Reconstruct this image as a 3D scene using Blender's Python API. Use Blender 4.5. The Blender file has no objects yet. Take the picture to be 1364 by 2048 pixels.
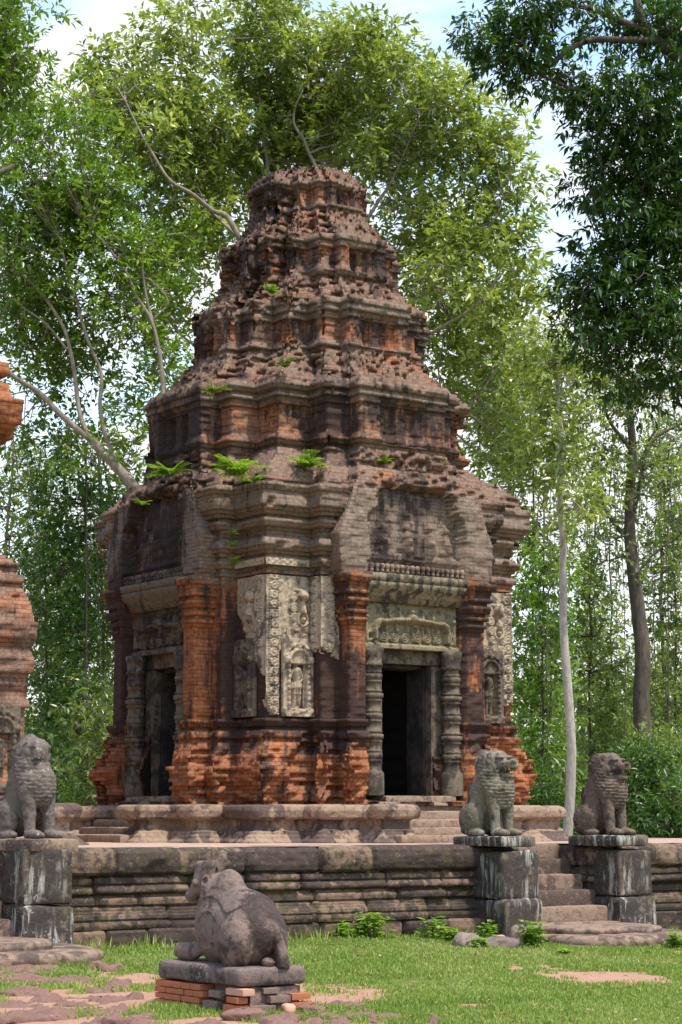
import bpy, math, random
import numpy as np
from mathutils import Vector, Matrix
SC = bpy.context.scene
COL = SC.collection
# ------------------------------------------------------------------ camera
F = 4056.0; TILT = math.radians(8.64); EYE = 1.65
TH = math.radians(35.07); CEN = np.array([-.588, 37.14]); TV = 6.84
cd = bpy.data.cameras.new('camera'); cam = bpy.data.objects.new('camera', cd); COL.objects.link(cam)
cam.location = (0, 0, EYE); cam.rotation_euler = (math.pi/2 + TILT, 0, 0)
cd.sensor_fit = 'VERTICAL'; cd.sensor_height = 36; cd.lens = F/2048*36
cd.clip_start = .1; cd.clip_end = 3000
SC.camera = cam
# ------------------------------------------------------------------ light
SUN_EL = math.radians(65); SUN_AZ = math.radians(50)      # azimuth: degrees right of "towards the camera" (-Y)
sd = np.array([math.sin(SUN_AZ)*math.cos(SUN_EL), -math.cos(SUN_AZ)*math.cos(SUN_EL), math.sin(SUN_EL)])
sl = bpy.data.lights.new('sun', 'SUN'); sl.energy = 3.8; sl.angle = math.radians(4.); sl.color = (1, .93, .80)
so = bpy.data.objects.new('sun', sl); COL.objects.link(so)
so.rotation_euler = Vector(sd).to_track_quat('Z', 'Y').to_euler(); so.location = (20, -10, 40)
W = bpy.data.worlds.new('World'); SC.world = W; W.use_nodes = True
wn = W.node_tree; wn.nodes.clear()
SC.view_settings.view_transform = 'Standard'; SC.view_settings.look = 'None'
SC.view_settings.exposure = .48; SC.view_settings.gamma = 1
SC.cycles.max_bounces = 6; SC.cycles.transparent_max_bounces = 8


class G:                                                    # tiny node-graph helper
    def __init__(s, nt): s.t = nt
    def n(s, typ, props=None, **ins):
        x = s.t.nodes.new(typ)
        for k, v in (props or {}).items(): setattr(x, k, v)
        for k, v in ins.items():
            k = int(k[1:]) if k[0] == '_' and k[1:].isdigit() else k.replace('_', ' ')
            s.put(x.inputs[k], v)
        return x
    def put(s, sock, v):
        if isinstance(v, bpy.types.NodeSocket): s.t.links.new(v, sock)
        elif isinstance(v, bpy.types.Node): s.t.links.new(v.outputs[0], sock)
        else: sock.default_value = tuple(v) + (1,) if isinstance(v, (tuple, list)) and sock.type == 'RGBA' and len(v) == 3 else v
    def noise(s, vec, scale, detail=4, rough=.55, dist=0):
        return s.n('ShaderNodeTexNoise', Vector=vec, Scale=scale, Detail=detail, Roughness=rough, Distortion=dist).outputs['Fac']
    def ramp(s, f, a, b, inv=False):
        return s.n('ShaderNodeMapRange', {'interpolation_type': 'SMOOTHSTEP'}, Value=f, From_Min=a, From_Max=b, To_Min=1. if inv else 0., To_Max=0. if inv else 1.).outputs[0]
    def mix(s, f, a, b, blend='MIX'):
        x = s.n('ShaderNodeMix', {'data_type': 'RGBA', 'blend_type': blend})
        s.put(x.inputs[0], f); s.put(x.inputs[6], a); s.put(x.inputs[7], b); return x.outputs[2]
    def math(s, op, a, b=0., c=0.):
        x = s.n('ShaderNodeMath', {'operation': op}); s.put(x.inputs[0], a); s.put(x.inputs[1], b); s.put(x.inputs[2], c); return x.outputs[0]
    def scale(s, vec, v):
        return s.n('ShaderNodeVectorMath', {'operation': 'MULTIPLY'}, _0=vec, _1=v).outputs[0]
    def attr(s, name): return s.n('ShaderNodeAttribute', {'attribute_name': name})
    def obj(s): return s.n('ShaderNodeTexCoord').outputs['Object']
    def bump(s, h, strength=.5, dist=.02, normal=None):
        x = s.n('ShaderNodeBump', Height=h, Strength=strength, Distance=dist)
        if normal is not None: s.put(x.inputs['Normal'], normal)
        return x.outputs[0]


g = G(wn)
sky = g.n('ShaderNodeTexSky', {'sky_type': 'NISHITA', 'sun_disc': False, 'sun_elevation': SUN_EL, 'sun_rotation': math.pi - SUN_AZ, 'air_density': 1., 'dust_density': .6, 'ozone_density': 1.})
dirv = g.n('ShaderNodeTexCoord').outputs['Generated']
cl = g.noise(g.scale(dirv, (2.2, 2.2, 5.5)), 2.1, 7, .6, .35)
sep = g.n('ShaderNodeSeparateXYZ', Vector=dirv)
low = g.ramp(sep.outputs[2], .12, .62, True)               # more cloud towards the horizon
cm = g.ramp(g.math('ADD', cl, g.math('MULTIPLY', low, .34)), .60, .90)
skyc = g.mix(1, sky.outputs[0], (2.0, 1.95, 1.8), 'MULTIPLY')
wc = g.mix(g.math('MULTIPLY', cm, .96), skyc, (5.7, 5.75, 5.75))
bg = g.n('ShaderNodeBackground', Color=wc, Strength=.15)
wn.links.new(bg.outputs[0], g.n('ShaderNodeOutputWorld').inputs[0])

# ------------------------------------------------------------------ numbers: projection, noise
ct, st = math.cos(TILT), math.sin(TILT)
UV_ = np.array([math.cos(TH), math.sin(TH)]); VV_ = np.array([-math.sin(TH), math.cos(TH)])
def P(x, y, Y):                                             # photo direction at distance Y -> world point
    a = (x-682)/F; b = -(y-1024)/F
    r = np.array([a, ct-b*st, st+b*ct]); return np.array([0, 0, EYE]) + r*(Y/r[1])
def L2W(u, v, z=0.): q = CEN + u*UV_ + v*VV_; return np.array([q[0], q[1], z])

def h3(i, j, k, s=0):
    n = (i.astype(np.int64)*374761393 + j.astype(np.int64)*668265263 + k.astype(np.int64)*2147483647 + s*974711) & 0x7fffffff
    n = ((n ^ (n >> 13))*1274126177) & 0x7fffffff
    n = ((n ^ (n >> 15))*1103515245 + 12345) & 0x7fffffff
    return ((n ^ (n >> 16)) & 0xffff)/65535.
def vnoise(p, s=0):
    p = np.asarray(p, float); i = np.floor(p); f = p-i; f = f*f*(3-2*f); i = i.astype(np.int64)
    r = 0
    for dx in (0, 1):
        for dy in (0, 1):
            for dz in (0, 1):
                w = (f[..., 0] if dx else 1-f[..., 0])*(f[..., 1] if dy else 1-f[..., 1])*(f[..., 2] if dz else 1-f[..., 2])
                r = r + w*h3(i[..., 0]+dx, i[..., 1]+dy, i[..., 2]+dz, s)
    return r
def fbm(p, sc=1., o=4, s=0, g_=.5):                          # about -1..1
    p = np.asarray(p, float)*sc; a = 1.; t = 0; n = 0
    for k in range(o): t = t + a*(vnoise(p*2**k, s+k)*2-1); n += a; a *= g_
    return t/n
def sstep(x, a, b): t = np.clip((x-a)/(b-a), 0, 1); return t*t*(3-2*t)

# ------------------------------------------------------------------ object helpers
def put(o, parent=None):
    COL.objects.link(o)
    if parent is not None: o.parent = parent
    return o
def tag(o, label=None, cat=None, group=None, kind=None):
    if label: o['label'] = label
    if cat: o['category'] = cat
    if group: o['group'] = group
    if kind: o['kind'] = kind
    return o
def thing(name, label, cat, loc=(0, 0, 0), rot=0., group=None):
    o = bpy.data.objects.new(name, None); o.location = tuple(loc); o.rotation_euler = (0, 0, rot); o.empty_display_size = .2
    return tag(put(o), label, cat, group)
def mesh(name, V, Fc, mat=None, parent=None, smooth=False, uv=None, attrs=None, loc=None, rot=None):
    """V (n,3); Fc (m,k) int array or list of such arrays; uv per vertex; attrs name->(n,) or (n,3)"""
    V = np.ascontiguousarray(V, dtype=np.float32)
    Fs = [np.asarray(f, dtype=np.int32) for f in (Fc if isinstance(Fc, list) else [Fc])]
    Fs = [f for f in Fs if len(f)]
    loops = np.concatenate([f.ravel() for f in Fs]); cnt = np.concatenate([np.full(len(f), f.shape[1], np.int32) for f in Fs])
    me = bpy.data.meshes.new(name); me.vertices.add(len(V)); me.vertices.foreach_set('co', V.ravel())
    me.loops.add(len(loops)); me.loops.foreach_set('vertex_index', loops)
    me.polygons.add(len(cnt)); me.polygons.foreach_set('loop_start', np.concatenate([[0], np.cumsum(cnt)[:-1]]).astype(np.int32))
    if smooth: me.polygons.foreach_set('use_smooth', np.ones(len(cnt), bool))
    me.update(calc_edges=True)
    if uv is not None:
        l = me.uv_layers.new(name='UVMap'); l.data.foreach_set('uv', np.asarray(uv, np.float32)[loops].ravel())
    for k, a in (attrs or {}).items():
        a = np.asarray(a, np.float32)
        if a.ndim == 1: at = me.attributes.new(k, 'FLOAT', 'POINT'); at.data.foreach_set('value', a)
        else: at = me.attributes.new(k, 'FLOAT_COLOR', 'POINT'); at.data.foreach_set('color', np.c_[a, np.ones(len(a))].astype(np.float32).ravel())
    if mat: me.materials.append(mat)
    o = put(bpy.data.objects.new(name, me), parent)
    if loc is not None: o.location = tuple(loc)
    if rot is not None: o.rotation_euler = (0, 0, rot)
    return o
def gridf(R, Cn, closed=False):                             # quads of an R x Cn vertex grid
    i = np.arange(R-1)[:, None]; j = np.arange(Cn if closed else Cn-1)[None, :]; j2 = (j+1) % Cn
    return np.stack([i*Cn+j, i*Cn+j2, (i+1)*Cn+j2, (i+1)*Cn+j], -1).reshape(-1, 4)
def compact(V, Fq, *arrs):
    u, inv = np.unique(Fq.ravel(), return_inverse=True)
    return (V[u], inv.reshape(Fq.shape)) + tuple(a[u] for a in arrs)
def tube(pts, rad, n=8):
    pts = np.asarray(pts, float); rad = np.broadcast_to(np.asarray(rad, float), (len(pts),))
    t = np.gradient(pts, axis=0); t /= np.linalg.norm(t, axis=1)[:, None]+1e-9
    up = np.where(np.abs(t[:, 2:3]) > .9, [[1., 0, 0]], [[0, 0, 1.]])
    a = np.cross(t, up); a /= np.linalg.norm(a, axis=1)[:, None]+1e-9; b = np.cross(t, a)
    th = np.linspace(0, 2*np.pi, n, endpoint=False)
    V = pts[:, None] + rad[:, None, None]*(np.cos(th)[None, :, None]*a[:, None] + np.sin(th)[None, :, None]*b[:, None])
    return V.reshape(-1, 3), gridf(len(pts), n, True)
def smoothline(pts, n):                                     # Catmull-Rom resample
    p = np.asarray(pts, float); p = np.vstack([2*p[0]-p[1], p, 2*p[-1]-p[-2]])
    t = np.linspace(0, len(p)-3-1e-6, n); i = t.astype(int); f = (t-i)[:, None]
    a, b, c, d = p[i], p[i+1], p[i+2], p[i+3]
    return .5*(2*b+(c-a)*f+(2*a-5*b+4*c-d)*f*f+(3*b-a-3*c+d)*f**3)
class MB:                                                   # joins pieces into one mesh
    def __init__(s): s.v = []; s.f = {}; s.n = 0
    def add(s, V, Fq):
        V = np.asarray(V, float); s.v.append(V)
        for f in (Fq if isinstance(Fq, list) else [Fq]):
            f = np.asarray(f)
            if len(f): s.f.setdefault(f.shape[1], []).append(f + s.n)
        s.n += len(V); return s
    def out(s): return np.concatenate(s.v), [np.concatenate(x) for x in s.f.values()]
def rbox(x0, x1, y0, y1, z0, z1, seed=0, r=.02, d=.06, amp=.012, sc=3.):
    """a worn stone block: subdivided box, rounded edges and lumpy faces"""
    S = np.array([x1-x0, y1-y0, z1-z0]); c = np.array([x0+x1, y0+y1, z0+z1])/2
    V = []; Fq = []; n0 = 0
    for ax in range(3):
        for sg in (-1, 1):
            a, b = [k for k in range(3) if k != ax]
            na = max(2, int(S[a]/d)+2); nb = max(2, int(S[b]/d)+2)
            A, B = np.meshgrid(np.linspace(-.5, .5, na)*S[a], np.linspace(-.5, .5, nb)*S[b], indexing='ij')
            p = np.zeros((na*nb, 3)); p[:, a] = A.ravel(); p[:, b] = B.ravel(); p[:, ax] = sg*S[ax]/2
            f = gridf(na, nb)
            flip = (sg > 0) == (ax == 1)
            Fq.append((f[:, ::-1] if flip else f)+n0); V.append(p); n0 += len(p)
    V = np.concatenate(V)
    inner = np.clip(V, -(S/2-r), S/2-r); dv = V-inner; L = np.linalg.norm(dv, axis=1)[:, None]
    V = np.where(L > 1e-6, inner+dv/np.maximum(L, 1e-6)*np.minimum(L, r), V)
    w = V+c+seed*7.3
    nd = V/np.maximum(np.linalg.norm(V/S, axis=1)[:, None], 1e-6)/S**1; nd = dv+V*.02; nd /= np.linalg.norm(nd, axis=1)[:, None]+1e-9
    V = V + nd*(fbm(w, sc, 4, seed)*amp*1.6)[:, None] + c
    return V, np.concatenate(Fq)

# ------------------------------------------------------------------ signed distance modelling
def surfnet(f, org, h):
    """naive surface nets on a 3-D array, returns verts, quads"""
    s = f < 0; nx, ny, nz = f.shape
    acc = np.zeros((nx-1, ny-1, nz-1, 3)); cnt = np.zeros((nx-1, ny-1, nz-1))
    cs = [(a, b, c) for a in (0, 1) for b in (0, 1) for c in (0, 1)]
    def sub(A, o): return A[o[0]:nx-1+o[0], o[1]:ny-1+o[1], o[2]:nz-1+o[2]]
    for a in cs:
        for ax in range(3):
            if a[ax]: continue
            b = list(a); b[ax] = 1
            fa, fb = sub(f, a), sub(f, b); m = (fa < 0) != (fb < 0)
            t = np.where(m, fa/np.where(m, fa-fb, 1), 0)
            for k in range(3): acc[..., k] += np.where(m, a[k]+(t if k == ax else 0), 0)
            cnt += m
    act = cnt > 0; idx = -np.ones(act.shape, np.int64); idx[act] = np.arange(act.sum())
    ijk = np.argwhere(act); V = (ijk + acc[act]/cnt[act][:, None])*h + org
    Q = []
    for ax in range(3):
        o1, o2 = [k for k in range(3) if k != ax]
        sa = [slice(1, d-1) for d in f.shape]; sb = list(sa); sa[ax] = slice(0, f.shape[ax]-1); sb[ax] = slice(1, f.shape[ax])
        m = s[tuple(sa)] != s[tuple(sb)]; c = np.argwhere(m); ins = s[tuple(sa)][m]
        c[:, o1] += 1; c[:, o2] += 1
        q = []
        for d1, d2 in ((-1, -1), (0, -1), (0, 0), (-1, 0)):
            cc = c.copy(); cc[:, o1] += d1; cc[:, o2] += d2; q.append(idx[cc[:, 0], cc[:, 1], cc[:, 2]])
        q = np.stack(q, 1); fl = ins if ax != 1 else ~ins
        q[~fl] = q[~fl][:, ::-1]; Q.append(q)
    Q = np.concatenate(Q); Q = Q[(Q >= 0).all(1)]
    return V, Q
def ell(p, c, r, rz=0., ry=0.):
    q = p-np.array(c)
    if rz: a, b = math.cos(rz), math.sin(rz); q = np.stack([q[..., 0]*a+q[..., 1]*b, -q[..., 0]*b+q[..., 1]*a, q[..., 2]], -1)
    if ry: a, b = math.cos(ry), math.sin(ry); q = np.stack([q[..., 0]*a+q[..., 2]*b, q[..., 1], -q[..., 0]*b+q[..., 2]*a], -1)
    r = np.array(r); k = np.linalg.norm(q/r, axis=-1); k2 = np.linalg.norm(q/r**2, axis=-1); return k*(k-1)/np.maximum(k2, 1e-6)
def cap(p, a, b, ra, rb=None):
    rb = ra if rb is None else rb; a = np.array(a, float); b = np.array(b, float)
    d = b-a; t = np.clip(((p-a)@d)/(d@d), 0, 1); return np.linalg.norm(p-a-t[..., None]*d, axis=-1)-(ra+(rb-ra)*t)
def box3(p, c, s, r=0.):
    q = np.abs(p-np.array(c))-np.array(s)+r; return np.linalg.norm(np.maximum(q, 0), axis=-1)+np.minimum(q.max(-1), 0)-r
def smin(a, b, k): h = np.clip(.5+.5*(b-a)/k, 0, 1); return b+(a-b)*h-k*h*(1-h)
def smax(a, b, k): return -smin(-a, -b, k)
def sdfgrid(lo, hi, h):
    ax = [np.arange(l, u+h, h) for l, u in zip(lo, hi)]; return np.stack(np.meshgrid(*ax, indexing='ij'), -1)

# ------------------------------------------------------------------ materials
def newmat(name):
    m = bpy.data.materials.new(name); m.use_nodes = True; m.node_tree.nodes.clear(); return m, G(m.node_tree)
def finish(g, col, rough=.9, normal=None, spec=.2, shader=None):
    if shader is None:
        b = g.n('ShaderNodeBsdfPrincipled'); g.put(b.inputs['Base Color'], col); g.put(b.inputs['Roughness'], rough)
        g.put(b.inputs['Specular IOR Level'], spec)
        if normal is not None: g.put(b.inputs['Normal'], normal)
        shader = b.outputs[0]
    g.t.links.new(shader, g.n('ShaderNodeOutputMaterial').inputs[0])

def brick_mat(name, fresh=0.):
    m, g = newmat(name); o = g.obj()
    uv = g.n('ShaderNodeUVMap', {'uv_map': 'UVMap'}).outputs[0]
    warp = g.n('ShaderNodeTexNoise', Vector=o, Scale=9., Detail=2.).outputs['Color']
    uvw = g.n('ShaderNodeVectorMath', {'operation': 'MULTIPLY_ADD'}, _0=warp, _1=(.02, .014, 0), _2=uv).outputs[0]
    br = g.n('ShaderNodeTexBrick', {'offset': .5}, Vector=uvw, Color1=(.0, .0, .0), Color2=(1, 1, 1), Mortar=(.5, .5, .5), Scale=1., Mortar_Size=.0055, Mortar_Smooth=.3, Bias=0., Brick_Width=.23, Row_Height=.065)
    rnd = br.outputs['Color']; mort = br.outputs['Fac']
    wx = g.n('ShaderNodeSeparateColor', Color=g.attr('wx').outputs['Color'])
    n1 = g.noise(o, 1.7, 6, .62, .4); n2 = g.noise(g.scale(o, (5.5, 5.5, 1.3)), 1., 6, .66); n3 = g.noise(o, 14., 4, .6); n4 = g.noise(o, 45., 3, .6)
    red = g.mix(rnd, (.16, .052, .023), (.34, .122, .050))
    red = g.mix(g.ramp(n3, .35, .72), red, (.38, .15, .07))
    dull = g.mix(rnd, (.09, .052, .037), (.22, .12, .08))
    dull = g.mix(g.ramp(n3, .4, .7), dull, (.23, .16, .122))
    fo = g.ramp(g.math('ADD', wx.outputs[1], g.math('MULTIPLY_ADD', n1, 1.1, -.55)), .32, .68)
    c = g.mix(fo, dull, red)
    crust = g.mix(n3, (.11, .085, .066), (.31, .25, .19))
    fg = g.ramp(g.math('ADD', wx.outputs[0], g.math('MULTIPLY_ADD', n2, 1.5, -.75)), .3, .75)
    c = g.mix(g.math('MULTIPLY', fg, .72), c, crust)
    nz = g.n('ShaderNodeSeparateXYZ', Vector=g.n('ShaderNodeNewGeometry').outputs['Normal']).outputs[2]
    c = g.mix(g.math('MULTIPLY', g.ramp(nz, .4, .9), .28), c, (.22, .165, .13))
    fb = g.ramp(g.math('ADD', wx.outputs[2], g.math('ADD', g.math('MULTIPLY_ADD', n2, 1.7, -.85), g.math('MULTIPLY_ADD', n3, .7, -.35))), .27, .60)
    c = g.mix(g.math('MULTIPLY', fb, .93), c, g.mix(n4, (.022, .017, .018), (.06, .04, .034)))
    c = g.mix(g.math('MULTIPLY', mort, g.math('MULTIPLY', g.ramp(n1, .38, .62), .5)), c, (.05, .035, .028))
    c = g.mix(g.ramp(n4, .62, .8), c, g.mix(.5, c, (.4, .33, .27)))
    hgt = g.math('ADD', g.math('MULTIPLY', mort, -.6), g.math('ADD', g.math('MULTIPLY', n3, .8), g.math('ADD', g.math('MULTIPLY', rnd, .25), g.math('MULTIPLY', n4, .45))))
    finish(g, c, .92, g.bump(hgt, .85, .022), .15)
    return m
def stone_mat(name, light, dark, dirt=.5, lichen=.5, green=0., rough=.9, warm=None, streak=0., drip=0.):
    """weathered sandstone; attr tint (per block) shifts it, dirt = share of dark crust"""
    m, g = newmat(name); o = g.obj()
    n1 = g.noise(o, 1.5, 6, .62, .5); n2 = g.noise(o, 5.5, 6, .65, .3); n3 = g.noise(o, 26., 5, .65); n4 = g.noise(g.scale(o, (6, 6, .9)), 1.3, 5, .6)
    t = g.attr('tint').outputs['Fac']
    c = g.mix(n2, tuple(.78*x for x in light), tuple(min(1, 1.2*x) for x in light))
    c = g.mix(g.math('MULTIPLY', g.ramp(n3, .4, .75), .35), c, warm or tuple(1.35*x for x in light))
    fd = g.ramp(g.math('ADD', g.math('ADD', n1, g.math('MULTIPLY_ADD', n2, .8, -.4)), g.math('ADD', g.math('MULTIPLY_ADD', t, .5, -.25), g.math('MULTIPLY_ADD', n4, streak, -.5*streak))), .74-.5*dirt, .89-.5*dirt)
    c = g.mix(g.math('MULTIPLY', fd, .9), c, g.mix(n3, tuple(.7*x for x in dark), tuple(1.5*x for x in dark)))
    if green: c = g.mix(g.math('MULTIPLY', g.ramp(g.math('ADD', n2, g.math('MULTIPLY_ADD', n1, -.5, .25)), .5, .66), green), c, (.105, .095, .035))
    n5 = g.noise(o, 11., 5, .7, .5); c = g.mix(g.math('MULTIPLY', g.ramp(n5, .50, .62), .5), c, tuple(1.1*x for x in dark)); c = g.mix(g.math('MULTIPLY', g.ramp(n5, .46, .34), .35), c, tuple(1.3*x for x in light))
    fl = g.math('MULTIPLY', g.ramp(g.noise(o, 17., 4, .6, .6), .60, .66), g.ramp(g.noise(o, 2.1, 3, .5), .48, .62))
    c = g.mix(g.math('MULTIPLY', fl, lichen), c, (.46, .45, .41))
    if drip: c = g.mix(g.math('MULTIPLY', g.math('MULTIPLY', g.ramp(g.noise(g.scale(o, (9, 9, 1.1)), 1.2, 5, .62, .3), .50, .60), g.ramp(g.noise(o, 1.9, 3, .5), .42, .58)), drip), c, (.42, .39, .34))
    hgt = g.math('ADD', g.math('MULTIPLY', n2, .9), g.math('ADD', g.math('MULTIPLY', n3, .6), g.math('MULTIPLY', g.noise(o, 80., 3, .6), .3)))
    finish(g, c, rough, g.bump(hgt, .8, .025), .2)
    return m
def plain_mat(name, a, b, sc=8., rough=.9, bump=.3, spec=.2):
    m, g = newmat(name); o = g.obj(); n = g.noise(o, sc, 6, .65); n2 = g.noise(o, sc*7, 4, .6)
    finish(g, g.mix(g.math('ADD', g.math('MULTIPLY', n, .7), g.math('MULTIPLY', n2, .3)), a, b), rough, g.bump(g.math('ADD', n, g.math('MULTIPLY', n2, .5)), bump, .02), spec); return m
def leaf_mat(name, cols, trans=.4, rough=.38, spec=.5, tcol=None):
    m, g = newmat(name); v = g.attr('var').outputs['Fac']
    r = g.n('ShaderNodeValToRGB', Fac=v); e = r.color_ramp.elements
    e[0].color = cols[0]+(1,); e[1].color = cols[-1]+(1,)
    for k, c in enumerate(cols[1:-1]): x = e.new((k+1)/(len(cols)-1)); x.color = c+(1,)
    b = g.n('ShaderNodeBsdfPrincipled', Base_Color=r.outputs[0], Roughness=rough); b.inputs['Specular IOR Level'].default_value = spec
    tr = g.n('ShaderNodeBsdfTranslucent', Color=g.mix(1, r.outputs[0], tcol or (1.5, 1.5, .6), 'MULTIPLY'))
    mx = g.n('ShaderNodeMixShader', Fac=trans, _1=b.outputs[0], _2=tr.outputs[0])
    finish(g, None, shader=mx.outputs[0]); return m
def bark_mat(name, a, b, c, sc=3.):
    m, g = newmat(name); o = g.obj(); n = g.noise(g.scale(o, (3, 3, 1)), sc, 6, .65, .4); n2 = g.noise(o, sc*9, 4, .6)
    col = g.mix(g.ramp(n, .38, .62), a, b); col = g.mix(g.math('MULTIPLY', g.ramp(n2, .52, .68), .6), col, c)
    finish(g, col, .9, g.bump(g.math('ADD', n, n2), .5, .03), .2); return m

# ------------------------------------------------------------------ the towers
M_BRICK = brick_mat('weathered_brick')
M_SAND = stone_mat('temple_sandstone', (.145, .112, .078), (.04, .032, .027), dirt=.6, lichen=.25, streak=.5)
M_STUCCO = stone_mat('lime_stucco', (.40, .32, .23), (.09, .072, .058), dirt=.46, lichen=.5, warm=(.36, .19, .12), streak=.9)
M_TERR = stone_mat('terrace_sandstone', (.19, .125, .085), (.042, .030, .028), dirt=.80, lichen=.30, green=.5, streak=.5)
M_FLOOR = stone_mat('worn_terrace_top', (.44, .30, .23), (.16, .11, .10), dirt=.25, lichen=.2)
M_PLINTH = stone_mat('plinth_sandstone', (.29, .20, .142), (.075, .053, .047), dirt=.48, lichen=.3, green=.2)
M_DARK = plain_mat('shade_dark_brick', (.03, .018, .014), (.07, .035, .022), 5.)  # brick darkened to carry door interior shade; not assigned

def interp_rows(tab, z):
    tab = np.array(tab, float); return np.stack([np.interp(z, tab[:, 0], tab[:, k]) for k in range(1, tab.shape[1])], 1)

def tower_grid(tab, ma, mc, rough, z0, z1, feature, wx, res=.045, course=.065, seed=0, backres=.14, ruin=None):
    """returns rows of a redented brick shaft. tab: z,a,b1,b,c1,c,bw ; ma/mc: moulding offsets of pier / porch planes"""
    k0, k1 = int(round(z0/course)), int(round(z1/course))
    ks = np.arange(k0, k1); z = np.stack([ks*course, ks*course+course*.93], 1).ravel(); z[-1] = z1
    crs = np.repeat(ks, 2); zm = np.repeat(ks*course+course*.5, 2)
    a, b1, b, c1, c, bw = interp_rows(tab, zm).T
    oa = np.interp(zm, *np.array(ma).T); oc = np.interp(zm, *np.array(mc).T); ro = np.interp(zm, *np.array(rough).T)
    a = a+oa; b = b+oa; b1 = b1+oa*.8; c = c+oc; c1 = c1+oc; bw = np.minimum(bw, c1-.05)
    R = len(z); V = []; NRM = []; LEN = []; SEG = []; SLAT = []; SIDE = []; UVX = []
    nom = dict(a=2.62, b1=1.72, b=2.95, c1=1.42, c=3.29, bw=1.05)
    for side in range(4):
        rs = res if side in (0, 3) else backres
        def cnt(L): return max(2, int(round(L/rs)))
        segs = []                                             # (columns s(R), d(R)) start, end ; normal (s,d); id
        pts = [(-a, a), (-b1, a), (-b1, b), (-c1, b), (-c1, c), (-bw, c), (bw, c), (c1, c), (c1, b), (b1, b), (b1, a), (a, a)]
        nl = [.9, .33, .3, .34, .37, 2.1, .37, .34, .3, .33, .9]
        nr = [(0, 1), (-1, 0), (0, 1), (-1, 0), (0, 1), (0, 1), (0, 1), (1, 0), (0, 1), (1, 0), (0, 1)]
        for q in range(11):
            n = cnt(nl[q]); t = np.arange(n)/n
            s = pts[q][0][:, None]*(1-t)+pts[q+1][0][:, None]*t; d = pts[q][1][:, None]*(1-t)+pts[q+1][1][:, None]*t
            nn = np.tile(np.array(nr[q], float), (n, 1))
            pv = (-1, 0) if q == 0 else nr[q-1]
            if pv != nr[q]: nn[0] = np.array(nr[q])+np.array(pv)
            V.append(np.stack([s, d], -1)); NRM.append(nn); SEG += [q]*n; SIDE += [side]*n
    S = np.concatenate(V, 1); NR = np.concatenate(NRM); SEG = np.array(SEG); SIDE = np.array(SIDE); Cn = len(SEG)
    # side-local (s,d) -> tower (u,v)
    def rot(x, y):
        return np.where(SIDE == 0, x, np.where(SIDE == 1, y, np.where(SIDE == 2, -x, -y))), np.where(SIDE == 0, -y, np.where(SIDE == 1, x, np.where(SIDE == 2, y, -x)))
    fo = feature(S[..., 0], z[:, None], SEG[None], SIDE[None])          # outward shift of the plane
    D = S[..., 1] + fo
    u, v = rot(S[..., 0], D); Pm = np.stack([u, v, np.broadcast_to(z[:, None], u.shape)], -1)
    nx, ny = rot(NR[:, 0], NR[:, 1])
    # lateral length for brick layout
    dl = np.r_[0, np.hypot(np.diff(u[R//3]), np.diff(v[R//3]))]; L = np.cumsum(dl)
    bi = np.floor(L[None]/.23 + .5*(crs[:, None] % 2)).astype(np.int64)
    kk = np.broadcast_to(crs[:, None], bi.shape)
    j = h3(bi, kk, kk*0, seed)*2-1; miss = h3(bi, kk, kk*0, seed+5)
    Q = np.stack([u, v, np.broadcast_to(zm[:, None], u.shape)], -1)
    e1 = fbm(Q*np.array([1, 1, .6]), .9, 3, seed+11); e2 = fbm(Q*np.array([1.5, 1.5, .3]), 3.1, 4, seed+17); e3 = np.abs(fbm(Q, 1.7, 3, seed+23))
    rm = ruin(Q, S[..., 0], zm[:, None], SEG[None], SIDE[None]) if ruin else 0*e1; ro2 = np.maximum(ro[:, None], rm*1.0)
    r = ro2*np.clip(.75+.7*e1, .2, 1.6)
    j2 = h3(np.floor(L[None]/.115+.25*(crs[:, None] % 3)).astype(np.int64)+0*bi, kk, kk*0, seed+9)*2-1
    disp = (j*.7+j2*.45)*(.0025+.072*r) - r*(.09*np.clip(e1+.25, 0, 1)+.045*np.clip(e2, -.4, 1)+.04*e3) - np.where(miss < .01+.15*r, .012+.09*r, 0) + e2*.006
    disp = disp - oa[:, None]*rm*.85 - .10*rm*np.clip(e2+.3, 0, 1)
    conv = np.hypot(NR[:, 0], NR[:, 1]) > 1.2                 # corner columns wear most
    disp = disp - np.where(conv[None], .012+.07*r*np.abs(e2)+.10*rm, 0)
    Pm[..., 0] += nx*disp; Pm[..., 1] += ny*disp
    Pm[..., 2] += e1*.012+e2*.004
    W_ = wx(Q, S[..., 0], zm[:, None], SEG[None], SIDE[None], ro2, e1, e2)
    uv = np.stack([np.broadcast_to(L[None], u.shape), Pm[..., 2]], -1)
    return Pm, gridf(R, Cn, True), uv.reshape(-1, 2), W_.reshape(-1, 3), zm, SEG, SIDE, R, Cn

def cap_top(Pm):
    ring = Pm[-1]; c = ring.mean(0)+[0, 0, -.03]; n = len(ring); V = np.vstack([ring, ring*.6+c*.4+[0, 0, .02], c]); i = np.arange(n)
    return V, [np.stack([i, (i+1) % n, n+(i+1) % n, n+i], 1), np.stack([n+i, n+(i+1) % n, np.full(n, 2*n)], 1)]

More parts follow.
